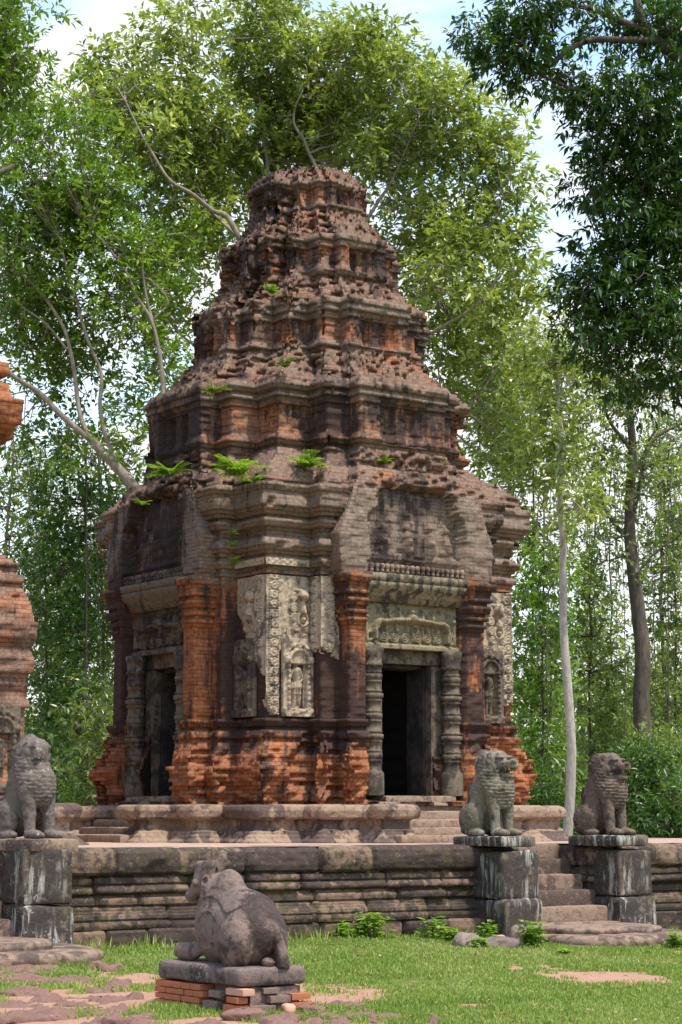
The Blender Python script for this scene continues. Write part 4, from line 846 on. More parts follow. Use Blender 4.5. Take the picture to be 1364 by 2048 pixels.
def rock(name, lab, px, py, size, mat, seed, z=0., cat='stone', flat=.55):
    c = P(px, py, 30.); d = c-np.array([0, 0, EYE]); t = (z-EYE)/d[2]; c = np.array([0, 0, EYE])+d*t
    n = 22; th = np.linspace(0, 2*np.pi, n*2, endpoint=False); ph = np.linspace(-1.45, 1.5, n)
    V = np.stack([np.cos(ph)[:, None]*np.cos(th), np.cos(ph)[:, None]*np.sin(th), np.repeat(np.sin(ph)[:, None], n*2, 1)], -1).reshape(-1, 3)
    V = np.sign(V)*np.abs(V)**.8; V *= (1+.28*fbm(V+seed, 1.3, 4, seed))[:, None]; V = V*np.array(size)*[1, 1, 1.]; V[:, 2] += size[2]*flat
    o = smesh(name, (V, gridf(n, n*2, True)), mat, None, True, loc=(c[0], c[1], z+gz(c[0], 0)), rot=seed*.7); return tag(o, lab, cat)
rock('stone', 'pale rounded stone beside the orange bricks at the right end of the bull slab', 577, 2016, (.075, .06, .06), M_PALE, 3)
rock('stone', 'pitted purple laterite lump lying before the brick stack of the bull', 487, 2026, (.19, .10, .06), M_LAT, 5)
rock('stone', 'long dark laterite lump right of the pale stone near the bull', 622, 2014, (.16, .09, .05), M_LAT, 8)
rock('stone', 'grey boulder in the weeds left of the right stairway pier', 933, 1890, (.24, .18, .16), M_ROCK, 11)
rock('stone', 'broad dark stone slab at the foot of the middle lion pier', 995, 1888, (.34, .22, .13), M_SLAB, 14)
rock('stone', 'upright grey stone block between the middle pier and the landing slab', 1036, 1886, (.14, .12, .22), M_ROCK, 17)
rock('stone', 'small orange brick lump on the dark slab by the middle pier', 1000, 1868, (.07, .06, .06), M_PALE, 19, .12)
rock('stone', 'small red brick lump in front of the right lion pier', 1322, 1868, (.08, .07, .07), M_PALE, 21)

# ------------------------------------------------------------------ ground
def pxg(x, y, z=0.):
    d = P(x, y, 30.)-np.array([0, 0, EYE]); q = np.array([0, 0, EYE])+d*((z-EYE)/d[2]); return q[:2]
DIRT = [(690, 1982, 150, 30, .9), (600, 1968, 70, 16, .8), (800, 1996, 70, 10, .6), (1250, 1936, 170, 13, .95), (1330, 2044, 260, 9, .85), (240, 1992, 130, 22, 1.), (120, 2040, 260, 22, 1.), (40, 2010, 120, 25, .8), (270, 1950, 70, 12, .8), (560, 2040, 240, 16, .75), (20, 1955, 130, 14, .7), (420, 2035, 160, 16, .85), (650, 2046, 330, 9, .8), (100, 1990, 200, 30, .8), (180, 1958, 90, 10, .6), (950, 2000, 60, 6, .5)]
def dirt(X, Y):
    m = np.zeros(np.shape(X)); q = np.stack([X, Y, 0*X], -1); n = fbm(q*np.array([1, .55, 1]), 1.5, 4, 7); n2 = fbm(q, 5., 3, 9)
    d = Y*ct+(0-EYE)*st; x = 682+F*X/d; y = 1024-F*(-Y*st+(0-EYE)*ct)/d
    for cx, cy, rx, ry, w in DIRT: m = np.maximum(m, w*np.exp(-(((x-cx)/rx)**2+((y-cy)/ry)**2)**1.2))
    return np.clip(sstep(m+.42*n+.26*n2, .30, .72)+.8*sstep(n2+.6*n, .30, .55), 0, 1)
xs = np.r_[-1500, -600, -200, -80, -40, -20, np.arange(-12, 12.01, .09), 20, 40, 80, 200, 600, 1500]; ys = np.r_[-300, -50, 5, 12, np.arange(15, 36, .09), 45, 60, 90, 150, 300, 700, 2000]
X, Y = np.meshgrid(xs, ys); Z = gz(X, Y)+.02*fbm(np.stack([X, Y, 0*X], -1), .5, 3, 2)*(np.abs(X) < 30)+.008*fbm(np.stack([X, Y, 0*X], -1), 3., 3, 4)
m, g = newmat('grassy_earth'); o = g.obj(); dd = g.attr('dirt').outputs['Fac']; n = g.noise(o, 3., 6, .65); n2 = g.noise(o, 30., 5, .7); n3 = g.noise(o, 150., 3, .6)
sand = g.mix(n, (.36, .19, .125), (.52, .32, .225)); sand = g.mix(g.math('MULTIPLY', g.ramp(n2, .5, .7), .5), sand, (.25, .13, .09))
gr = g.mix(n2, (.09, .12, .022), (.18, .21, .05)); gr = g.mix(g.ramp(n3, .58, .7), gr, (.22, .16, .08))
fac = g.ramp(g.math('ADD', dd, g.math('MULTIPLY_ADD', n2, .7, -.35)), .2, .75)
finish(g, g.mix(fac, gr, sand), .95, g.bump(g.math('ADD', n2, n3), .6, .03), .1); M_GROUND = m
tag(mesh('ground', np.stack([X, Y, Z], -1).reshape(-1, 3), gridf(len(ys), len(xs)), M_GROUND, None, True, attrs={'dirt': dirt(X, Y).ravel()}), kind='structure')

# ------------------------------------------------------------------ leaves, blades
RS = np.random.RandomState(11)
def unit(v): return v/(np.linalg.norm(v, axis=-1, keepdims=True)+1e-9)
def leafmesh(p, d, nrm, L, Wd, fold=.12, bend=.15):
    s = np.cross(d, nrm); m = p+d*(.42*L)[:, None]
    n_ = nrm*(Wd*fold)[:, None]
    V = np.stack([p, m+s*(Wd/2)[:, None]+n_, p+d*L[:, None]-nrm*(bend*L)[:, None], m-s*(Wd/2)[:, None]+n_], 1).reshape(-1, 3)
    b = np.arange(len(p))[:, None]*4; return V, np.concatenate([b+[0, 1, 2], b+[0, 2, 3]])
def grass_field(n, lo, hi, seed, name, mat, mask, x0, x1, y0, y1):
    rs = np.random.RandomState(seed); X = rs.uniform(x0, x1, n*3); Y = 1/rs.uniform(1/y1, 1/y0, n*3)
    lim = .20*Y+.4; X = X*lim; ok = mask(X, Y) > rs.uniform(0, 1, n*3); X, Y = X[ok][:n], Y[ok][:n]; k = len(X)
    q = np.stack([X, Y, 0*X], -1); h = rs.uniform(lo, hi, k)*(1+.5*fbm(q, .9, 3, 4)+.35*fbm(q, 4, 2, 6)); a = rs.uniform(0, 6.28, k); ln = rs.uniform(0, .8, k)*h
    p = np.stack([X, Y, gz(X, Y)-.005], -1); t = p+np.stack([np.cos(a)*ln, np.sin(a)*ln, h], -1); w = rs.uniform(.004, .009, k)*(Y/22); b = rs.uniform(0, 6.28, k); s = np.stack([np.cos(b)*w, np.sin(b)*w, 0*w], -1)
    m_ = (p+t)/2+np.stack([0*h, 0*h, .12*h], -1)
    V = np.stack([p-s, p+s, m_+s*.8, m_-s*.8, t], 1).reshape(-1, 3); i = np.arange(k)[:, None]*5
    v = np.repeat(np.clip(.5+.35*fbm(q, .8, 3, 14)+rs.uniform(-.35, .35, k), 0, 1), 5)
    return tag(mesh(name, V, [i+[0, 1, 2, 3], i+[3, 2, 4]], mat, None, attrs={'var': v}), kind='stuff', label='short green grass on the ground before the terrace', cat='grass')
M_GRASS = leaf_mat('grass_blades', [(.115, .175, .028), (.20, .29, .05), (.29, .36, .09), (.42, .38, .18)], .3, .5, .3)
def clear(X, Y):                                            # no blades inside the terrace, stairs or bull base
    u = (X-CEN[0])*UV_[0]+(Y-CEN[1])*UV_[1]; v = (X-CEN[0])*VV_[0]+(Y-CEN[1])*VV_[1]
    bx_ = (X-nb[0])*VV_[0]+(Y-nb[1])*VV_[1]; by = -((X-nb[0])*UV_[0]+(Y-nb[1])*UV_[1])
    return (v < -TV-.1) & ~((u > -1.6) & (u < 1.35) & (v > -TV-2.2)) & ~((u > -11.5) & (u < -8.6) & (v > -TV-2.2)) & ~((np.abs(bx_) < .74) & (np.abs(by) < .38))
def gm(X, Y): return (1-dirt(X, Y))*clear(X, Y)
grass_field(170000, .02, .06, 3, 'grass', M_GRASS, gm, -1, 1, 17.2, 36)
def gm2(X, Y):
    v = (X-CEN[0])*VV_[0]+(Y-CEN[1])*VV_[1]; return clear(X, Y)*np.exp(-((v+TV+.25)/.35)**2)*(fbm(np.stack([X, Y, 0*X], -1), .9, 3, 3) > -.1)
grass_field(9000, .07, .20, 5, 'grass', M_GRASS, gm2, -1, 1, 26, 36)
# laterite paving, sunk in sand and grass
lat = MB(); rs = np.random.RandomState(8)
LP = [(60, 1938, 90, 8), (20, 1950, 60, 8), (120, 1955, 60, 6), (170, 1932, 45, 4), (225, 1935, 35, 4), (215, 1968, 45, 8), (240, 1955, 30, 5), (55, 1978, 55, 7), (150, 1995, 90, 10), (30, 2003, 70, 10), (90, 2022, 90, 10), (190, 2015, 70, 9), (260, 2030, 80, 10), (15, 2030, 50, 8), (160, 2042, 70, 8), (320, 2045, 60, 7), (400, 2040, 60, 8), (245, 1990, 50, 6), (690, 2020, 90, 8), (780, 2030, 70, 7), (640, 2038, 70, 8), (720, 2044, 80, 6), (840, 2040, 60, 5), (560, 2030, 50, 7), (520, 2044, 60, 7), (600, 2018, 35, 6), (680, 2004, 50, 5)]
for k, (px, py, rx, ry) in enumerate(LP):
    c = pxg(px, py); D = c[1]; a = rx*D/F*.95; b = max(.18, ry*D*D/(F*1.65)*.75); n = 14; th = np.linspace(0, 2*np.pi, 72, endpoint=False); rr = np.r_[np.linspace(0, .8, 16), .86, .92, .96, 1., 1.]; hz = np.r_[np.linspace(1, .94, 16), .85, .7, .5, .15, -.6]
    V = np.concatenate([np.stack([a*q*np.cos(th), b*q*np.sin(th), np.full(72, z*.045)], 1) for q, z in zip(rr, hz)]); V[:, :2] += c; e = fbm(V, 2.3, 4, 40+k); V[:, :2] = c+(V[:, :2]-c)*(1+.55*e)[:, None]; V[:, 2] += gz(V[:, 0], V[:, 1])+.12*fbm(V, 3.6, 4, 60)+.03*fbm(V, 18., 3, 61)-.026; lat.add(V, gridf(len(rr), 72, True))
V, f = lat.out(); tag(mesh('laterite_path', V, f, M_LAT, None, True), kind='structure')

# ------------------------------------------------------------------ trees
def rand_dirs(rs, n): return unit(rs.normal(size=(n, 3)))
def make_leaves(rs, tp, td, per, L, ratio, tl, droop=.1, tuft=0.):
    """leaf sprays on twigs: tp twig starts, td twig directions"""
    n = len(tp); t = rs.uniform(.1, 1., (n, per)); base = tp[:, None]+td[:, None]*(t*tl)[..., None]
    r = rand_dirs(rs, n*per).reshape(n, per, 3); perp = unit(r-(r*td[:, None]).sum(-1, keepdims=True)*td[:, None])
    d = unit(td[:, None]*(.35+.5*t[..., None]+tuft)+perp*.9+np.array([0, 0, -droop])); nr = unit(np.cross(d, rand_dirs(rs, n*per).reshape(n, per, 3))); nr = np.where(nr[..., 2:3] < 0, -nr, nr)
    up = unit(np.array([0, 0, 1.])-d*d[..., 2:3]); nr = unit(nr+.75*up); nr = unit(nr-(nr*d).sum(-1, keepdims=True)*d)
    Ls = L*rs.uniform(.4, 1.25, (n, per))*rs.uniform(.75, 1.2, (n, 1))
    return leafmesh(base.reshape(-1, 3), d.reshape(-1, 3), nr.reshape(-1, 3), Ls.ravel(), Ls.ravel()*ratio)
def subclumps(rs, c, r, rad, fill):
    """small leaf masses inside one big ellipsoid, mostly near its skin"""
    vol = r[0]*r[1]*r[2]; n = max(5, int(3.3*fill*vol/rad**3)); d = rand_dirs(rs, n); q = rs.uniform(.25, 1, n)**.5
    return c+d*q[:, None]*np.array(r), rad*rs.uniform(.65, 1.3, n)
def tree(name, label, cat, base, limbs, masses, mats, L=.2, ratio=.42, rad=.8, fill=.9, per=9, dens=26, tl=.5, seed=1, droop=.1, upb=.45, group=None, twigs=True, flat=.75, tuft=0., thin=1.):
    """limbs: [(points, r0, r1)] world coords; masses: [(centre, (rx,ry,rz))]"""
    rs = np.random.RandomState(seed); base = np.array(base, float); r = thing(name, label, cat, base, 0, group); wood = MB(); LV = []; LF = []; var = []; n0 = 0
    ends = []
    for pts, r0, r1 in limbs:
        q = smoothline(pts, max(8, len(pts)*5)); k = np.linspace(0, 1, len(q)); wob = np.stack([fbm(q+s*9, .8, 2, s+seed) for s in range(3)], -1)*.12*(k[:, None]*(1-k[:, None])*4)
        V, f = tube(q+wob, (r0+(r1-r0)*k**.8)*thin, 9); wood.add(V-base, f); ends.append(q+wob)
    allq = np.concatenate(ends) if ends else np.zeros((1, 3))+base
    for mi, (c, rr) in enumerate(masses):
        cs, rd = subclumps(rs, np.array(c), rr, rad, fill)
        for c2, r2 in zip(cs, rd):
            n = max(4, int(dens*(r2/rad)**2)); d = rand_dirs(rs, n); d = d*np.array([1, 1, flat]); p = c2+d*r2*rs.uniform(.35, 1, n)[:, None]**.6
            td = unit(d*.8+np.array([0, 0, upb])+rs.normal(size=(n, 3))*.35)
            V, f = make_leaves(rs, p-base, td, per, L, ratio, tl, droop, tuft); LV.append(V); LF.append(f+n0); n0 += len(V)
            cv = rs.uniform(-.2, .2); var.append(np.repeat(np.clip(.5+cv+rs.normal(0, .17, len(V)//4), 0, 1), 4))
            if twigs:
                j = ((allq-c2)**2).sum(1)+.6*np.clip(allq[:, 2]-c2[2], 0, None)**2; a = allq[j.argmin()]; far_ = np.linalg.norm(a-c2) > 3.2; a = c2+np.array([.1, .1, -.8]) if far_ else a; m = (a+c2)/2+rs.normal(size=3)*.12*np.linalg.norm(c2-a)*.5
                V, f = tube(smoothline([a, m, c2], 6), np.linspace(.035, .014, 6)*max(.6, rad), 5); wood.add(V-base, f)
                for _ in range(3):
                    e = p[rs.randint(n)]; V, f = tube([c2, (c2+e)/2+rs.normal(size=3)*.05, e], [.014, .011, .006], 4); wood.add(V-base, f)
    if wood.n: V, f = wood.out(); mesh('trunk', V, f, mats[1], r, True)
    if LV: mesh('crown', np.concatenate(LV), np.concatenate(LF), mats[0], r, attrs={'var': np.concatenate(var)})
    return r
def M(x, y, Y, rx, ry, rz): k = Y/F; return (P(x, y, Y), (rx*k, rz, ry*k))
def LB_(Y, pts, r0, r1): return ([P(p[0], p[1], Y+(p[2] if len(p) > 2 else 0)) for p in pts], r0, r1)
def gp(x, Y): q = P(x, 1600, Y); return np.array([q[0], q[1], gz(q[0], q[1])])

B_PALE = bark_mat('pale_bark', (.30, .25, .20), (.19, .155, .12), (.10, .08, .06)); B_DARK = bark_mat('dark_bark', (.075, .06, .05), (.13, .105, .085), (.04, .032, .027)); B_WHITE = bark_mat('whitish_bark', (.50, .45, .39), (.36, .31, .26), (.16, .13, .11), 5.)
L_YEL = leaf_mat('yellow_green_leaves', [(.075, .115, .03), (.175, .235, .058), (.28, .34, .09), (.45, .48, .20)], .45, .28, .8)
L_GRN = leaf_mat('bright_green_leaves', [(.045, .09, .014), (.10, .185, .024), (.16, .26, .035), (.27, .35, .075)], .45, .32, .6)
L_DRK = leaf_mat('dark_green_leaves', [(.018, .045, .008), (.042, .095, .014), (.075, .145, .022), (.13, .20, .045)], .38, .35, .5)
L_MID = leaf_mat('mid_green_leaves', [(.055, .09, .022), (.125, .18, .045), (.20, .26, .075), (.34, .38, .15)], .42, .3, .6)
L_OVER = leaf_mat('shaded_overhang_leaves', [(.012, .034, .006), (.028, .072, .010), (.05, .11, .016), (.10, .17, .03)], .33, .35, .5)  # backlit shade of the overhanging crown is put into these leaf colours
L_FERN = leaf_mat('light_fern_leaves', [(.12, .22, .02), (.19, .32, .035), (.27, .40, .06)], .45, .45, .3)
L_WEED = leaf_mat('weed_leaves', [(.12, .23, .03), (.21, .35, .05), (.32, .45, .10)], .4, .45, .3)

tree('broad_tree', 'tall broad yellow green tree rising directly behind the ruined tower top', 'tree', gp(600, 54),
     [LB_(54, [(600, 1640), (600, 1100), (590, 850)], .42, .30), LB_(54, [(590, 860), (480, 480, -2), (420, 415, -2), (345, 368, -3), (300, 300, -3), (250, 200, -3)], .20, .05), LB_(54, [(590, 860), (560, 500), (530, 320, 1), (520, 150, 1), (540, 60)], .22, .04), LB_(54, [(590, 860), (680, 560), (730, 450, -1), (790, 350, -1), (840, 230, -2)], .2, .04),
      LB_(54, [(590, 860), (780, 640), (880, 560, -2), (960, 480, -2), (1010, 400, -2)], .17, .04), LB_(54, [(590, 700), (640, 400), (610, 290), (590, 230, 0), (640, 100, 1)], .16, .04), LB_(56, [(600, 1150), (780, 980), (900, 860), (980, 760), (1040, 640)], .13, .04), LB_(56, [(900, 860), (880, 740), (900, 640)], .07, .03), LB_(56, [(600, 900), (420, 720), (330, 620), (390, 520)], .11, .03), LB_(54, [(480, 480, -2), (400, 380), (390, 250, 1), (380, 120, 1)], .10, .03), LB_(54, [(600, 900), (820, 700, -2), (940, 620, -3), (1010, 540, -3)], .13, .04)],
     [M(380, 100, 54, 75, 85, 1.6), M(250, 200, 53, 60, 85, 1.4), M(235, 110, 53, 38, 70, .7), M(185, 250, 53, 55, 75, 1.3), M(530, 120, 55, 90, 120, 2.), M(650, 140, 55, 90, 120, 2.), M(530, 20, 55, 45, 60, 1), M(750, 130, 54, 70, 90, 1.6), M(810, 210, 54, 80, 100, 1.8), M(900, 270, 53, 80, 90, 1.7), M(970, 280, 53, 65, 75, 1.4), M(960, 380, 53, 75, 70, 1.5), M(830, 350, 54, 100, 100, 2.), M(680, 280, 56, 120, 110, 2.), M(520, 280, 56, 110, 110, 2.), M(370, 270, 54, 110, 110, 2.), M(270, 330, 53, 100, 100, 1.8), M(380, 430, 55, 120, 90, 2.), M(870, 470, 54, 90, 80, 1.8), M(1010, 460, 52, 70, 55, 1.), M(940, 560, 52, 100, 90, 1.6), M(440, 330, 57, 80, 60, 1.4), M(590, 330, 57, 90, 50, 1.4), M(840, 560, 56, 90, 70, 1.6), M(900, 660, 57, 70, 70, 1.4), M(1000, 640, 56, 60, 60, 1.2), M(1030, 560, 55, 55, 60, 1.1), M(880, 760, 57, 60, 70, 1.3), M(960, 760, 57, 70, 80, 1.4), M(1010, 880, 58, 70, 80, 1.4), M(1060, 780, 58, 50, 70, 1.2), M(330, 620, 57, 60, 90, 1.4), M(400, 530, 57, 60, 60, 1.2)],
     (L_YEL, B_PALE), L=.25, ratio=.42, rad=.62, fill=.50, per=9, dens=19, tl=.55, seed=5, upb=.6, droop=.12, thin=.5)
tree('leaning_tree', 'pale barked tree with bare leaning forked limbs left of the main tower', 'tree', gp(300, 50),
     [LB_(50, [(310, 1640), (300, 1150), (285, 1005), (245, 950), (185, 882)], .34, .24), LB_(50, [(185, 882), (110, 820), (70, 783), (25, 750, -.5), (-30, 700, -.5)], .17, .10), LB_(50, [(185, 882), (170, 850), (150, 790), (135, 700), (110, 630), (60, 565), (10, 520)], .15, .06), LB_(50, [(235, 940), (212, 870), (200, 800), (198, 740), (168, 660), (157, 600), (140, 560), (120, 480)], .13, .05),
      LB_(50, [(135, 700), (80, 640), (30, 600), (-10, 585)], .06, .03), LB_(50, [(280, 1000), (320, 860), (318, 700), (305, 640), (270, 590), (250, 540), (180, 450)], .15, .05), LB_(50, [(305, 640), (285, 560), (290, 480)], .08, .04), LB_(50, [(305, 640), (340, 600), (300, 560), (260, 555)], .04, .02)],
     [M(60, 360, 50, 100, 100, 1.7), M(130, 250, 50, 90, 70, 1.5), M(40, 260, 50, 70, 70, 1.2), M(190, 330, 50, 70, 60, 1.2), M(170, 440, 51, 90, 80, 1.6), M(40, 480, 50, 90, 70, 1.5), M(90, 560, 51, 110, 70, 1.6), M(240, 520, 51, 90, 80, 1.6), M(30, 650, 51, 70, 60, 1.3), M(200, 620, 51, 90, 70, 1.5), M(310, 560, 52, 60, 80, 1.2), M(280, 700, 51, 70, 80, 1.2), M(330, 740, 52, 50, 60, 1), M(90, 760, 52, 60, 60, 1.), M(240, 840, 51, 50, 60, .9), M(100, 660, 52, 90, 80, 1.5), M(180, 740, 52, 70, 70, 1.3), M(20, 840, 52, 60, 70, 1.2), M(130, 880, 53, 50, 50, 1.), M(120, 420, 52, 120, 90, 1.8), M(60, 600, 53, 90, 70, 1.5), M(330, 470, 53, 70, 90, 1.4), M(230, 920, 50.5, 50, 35, .7)],
     (L_GRN, B_PALE), L=.20, ratio=.44, rad=.66, fill=.68, per=9, dens=18, tl=.5, seed=8, upb=.5, thin=.5)
tree('leafy_tree', 'bright green tree crown entering at the top left photo corner', 'tree', gp(-260, 44),
     [LB_(44, [(-260, 1700), (-230, 900), (-160, 500), (-60, 250), (20, 150)], .3, .06), LB_(44, [(-160, 500), (-60, 380), (30, 330)], .12, .04)],
     [M(0, 60, 44, 75, 85, 1.2), M(40, 130, 44, 70, 60, 1.), M(-60, 180, 44, 90, 110, 1.5), M(10, 200, 44, 60, 55, 1.), M(-70, 40, 44, 80, 80, 1.4)], (L_GRN, B_PALE), L=.2, rad=.6, fill=.75, per=9, dens=22, tl=.45, seed=12, upb=.4)
def slim(name, label, x, Y, ytop, ybot, w, mats, seed, lean=0, r0=.13, dens=16, L=.2, fill=.7, rad=.6, cat='tree', group=None, trunkpts=None, rz=1.1, droop=.25, upb=.2, ratio=.42):
    b = gp(x, Y); k = 6; ms = []; rs = np.random.RandomState(seed); n = max(2, int((ybot-ytop)/(w*1.1)))
    for i in range(n): yy = ytop+(i+.5)*(ybot-ytop)/n; ms.append(M(x+lean*(1-yy/1640)+rs.uniform(-.35, .35)*w, yy, Y, w*rs.uniform(.75, 1.15), (ybot-ytop)/n*.75, rz))
    pts = trunkpts or [(x, 1640+1.65*0), (x+lean*.3+rs.uniform(-6, 6), 1250), (x+lean*.6+rs.uniform(-6, 6), 900), (x+lean, ytop+40)]
    r0 *= 1. if trunkpts else .42; lim = [([np.array(b)] + [P(p[0]+(0 if trunkpts else rs.uniform(-24, 24)), p[1], Y) for p in pts if p[1] < 1640], r0, r0*.35)]
    return tree(name, label, cat, b, lim, ms, mats, L=L, rad=rad, fill=fill, per=8, dens=dens, tl=.5, seed=seed, droop=droop, upb=upb, group=group, ratio=ratio)
slim('slender_tree', 'dark slender tree close beside the far left tower edge', 95, 62, 930, 1640, 42, (L_MID, B_DARK), 21, r0=.10)
slim('slender_tree', 'dense dark tree filling the gap between the two brick towers', 150, 58, 880, 1690, 55, (L_DRK, B_DARK), 22, r0=.12, fill=.8)
slim('slender_tree', 'dark leafy tree touching the left edge of the main tower', 205, 60, 960, 1690, 52, (L_MID, B_DARK), 23, r0=.12, fill=.85)
slim('slender_tree', 'tree with mid green drooping leaves low between the towers', 130, 66, 1080, 1700, 75, (L_MID, B_DARK), 24, r0=.1, fill=.8)
slim('slender_tree', 'mottled green tree at the left frame edge above the ruined cornice', 20, 60, 900, 1330, 60, (L_MID, B_PALE), 25, r0=.16)
slim('leafy_shrub', 'pale leaved bush low behind the lichen covered lion', 185, 52, 1400, 1730, 48, (L_MID, B_DARK), 26, r0=.05, cat='shrub', fill=.8)
# right side
slim('white_trunk_tree', 'slender tree with a straight whitish trunk rising just right of the plinth', 1118, 47, 640, 1050, 75, (L_YEL, B_WHITE), 31, r0=.135, trunkpts=[(1142, 1560), (1132, 1300), (1122, 1100), (1118, 900), (1116, 800), (1112, 720)], fill=.9, rz=1.1, dens=18)
tree('forked_tree', 'tall dark trunked tree with open branches above the right hand lion', 'tree', gp(1290, 60),
     [([gp(1290, 60)]+[P(x, y, 60) for x, y in ((1288, 1500), (1281, 1300), (1266, 1130), (1262, 1040), (1265, 920), (1258, 760))], .33, .10), LB_(60, [(1265, 1090), (1220, 1030), (1170, 965), (1120, 930)], .08, .03), LB_(60, [(1264, 1040), (1285, 960), (1290, 900), (1320, 850)], .08, .03), LB_(60, [(1265, 950), (1310, 880), (1390, 830)], .07, .03), LB_(60, [(1262, 900), (1210, 820), (1190, 740)], .07, .03), LB_(60, [(1268, 1150), (1330, 1090), (1370, 1060)], .05, .02)],
     [M(1200, 760, 60, 90, 60, 1.5), M(1290, 800, 60, 90, 70, 1.5), M(1190, 900, 60, 80, 60, 1.4), M(1250, 960, 60, 70, 60, 1.2), M(1330, 960, 60, 70, 80, 1.4), M(1180, 1020, 60, 60, 50, 1.), M(1330, 1130, 60, 60, 70, 1.2), M(1220, 1140, 61, 50, 50, 1.)], (L_MID, B_DARK), L=.2, rad=.62, fill=.5, per=8, dens=14, tl=.5, seed=33, droop=.2, upb=.3)
# dark overhanging tree
tree('overhanging_tree', 'big dark green tree overhanging the scene from the right photo edge', 'tree', gp(1600, 40),
     [LB_(40, [(1600, 1720), (1580, 1200), (1560, 700), (1480, 200), (1440, 60)], .5, .25), LB_(40, [(1480, 200), (1370, 130, -.5), (1290, 60, -1), (1270, -20, -1)], .14, .08), LB_(40, [(1480, 240), (1360, 110, -.5), (1290, 80, -1), (1160, 90, -1), (1060, 150, -1), (1000, 60, -1)], .12, .03), LB_(40, [(1520, 500), (1400, 170), (1290, 180), (1180, 190, -1), (1080, 150, -1)], .10, .03), LB_(40, [(1560, 700), (1400, 480), (1280, 420), (1170, 420)], .14, .03), LB_(40, [(1570, 900), (1420, 700), (1290, 640), (1150, 620)], .13, .03), LB_(40, [(1290, 60, -1), (1150, 10, -1), (1060, 40, -1), (960, 70, -1)], .07, .02)],
     [M(985, 55, 39, 50, 28, .5), M(1050, 100, 39, 50, 28, .6), M(1010, 110, 39, 40, 20, .4), M(1060, 20, 39, 60, 30, .7), M(1150, 30, 39, 70, 40, .9), M(1260, 40, 39, 90, 60, 1.2), M(1340, 90, 39.5, 80, 90, 1.4), M(1090, 150, 39, 65, 32, .7), M(1170, 175, 39, 80, 38, .9), M(1250, 200, 39, 90, 50, 1.1), M(1340, 230, 40, 70, 90, 1.3), M(1215, 265, 39.5, 50, 35, .7), M(1260, 290, 40, 80, 60, 1.2), M(1340, 340, 40, 70, 90, 1.4), M(1230, 370, 40, 80, 60, 1.2), M(1290, 450, 40, 100, 80, 1.5), M(1225, 470, 40, 55, 50, .9), M(1350, 520, 40, 70, 80, 1.4), M(1240, 560, 40, 100, 70, 1.4), M(1170, 600, 40, 60, 55, 1.), M(1300, 650, 40, 100, 70, 1.5), M(1200, 690, 40, 80, 50, 1.1), M(1350, 740, 40, 60, 70, 1.2), M(1250, 760, 40, 70, 50, 1.)],
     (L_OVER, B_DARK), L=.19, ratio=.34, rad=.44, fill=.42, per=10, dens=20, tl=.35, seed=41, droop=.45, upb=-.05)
for x, Y, yt, yb, w, mt, lab, sd, r0 in ((1060, 62, 700, 1560, 70, L_MID, 'mottled green tree filling the gap right of the tower body', 51, .13), (1180, 66, 1020, 1640, 70, L_MID, 'tree behind the whitish trunk beside the right lion', 52, .12), (1085, 56, 1080, 1640, 48, L_GRN, 'fresh green tree directly against the right tower edge', 53, .10), (1230, 75, 1150, 1660, 60, L_YEL, 'far yellow green tree seen left of the tall dark trunk', 54, .11),
                                     (1340, 64, 860, 1480, 45, L_MID, 'thin trunked tree right of the tall dark trunk', 55, .11), (1400, 70, 900, 1600, 60, L_MID, 'tree at the right photo edge behind the shrubs', 56, .11), (1190, 72, 1230, 1640, 60, L_YEL, 'small sunlit tree low behind the right lion head', 57, .08), (1320, 85, 1280, 1660, 70, L_YEL, 'distant pale tree low between the dark trunks at right', 58, .09), (960, 66, 560, 900, 70, L_YEL, 'pale green tree beside the upper tower tiers at right', 59, .12), (1010, 64, 640, 1000, 75, L_MID, 'green tree crown just right of the tower cornice corner', 60, .12)):
    slim('forest_tree', lab, x, Y, yt, yb, w, (mt, B_DARK), sd, r0=r0, fill=.6, dens=15, rad=.65, L=.22, group='trees of the forest edge behind the terrace')
slim('thin_tree', 'thin dark bare trunk nearest the right photo edge', 1332, 68, 700, 900, 50, (L_MID, B_DARK), 61, r0=.10, trunkpts=[(1328, 1500), (1325, 1250), (1322, 1000), (1318, 800)], fill=.4)
for x, yt, w, Y, mt, lab, sd in ((1290, 1520, 60, 50, L_DRK, 'dark green shrub on the terrace edge right of the lion', 71), (1350, 1500, 60, 52, L_MID, 'large shrub at the right photo edge above the terrace', 72), (1240, 1570, 45, 56, L_DRK, 'low dark shrub peeping out right behind the lion', 73), (1380, 1590, 70, 46, L_DRK, 'low broad shrub leaning over the terrace at the photo edge', 74), (1090, 1560, 40, 54, L_DRK, 'dark shrub left of the whitish trunk base', 75), (70, 1500, 50, 55, L_DRK, 'dark shrub behind the left lion', 76)):
    slim('dark_shrub', lab, x, Y, yt, 1740, w, (mt, B_DARK), sd, r0=.04, cat='shrub', fill=.9, rad=.45, dens=20, L=.17, ratio=.36, droop=.3)
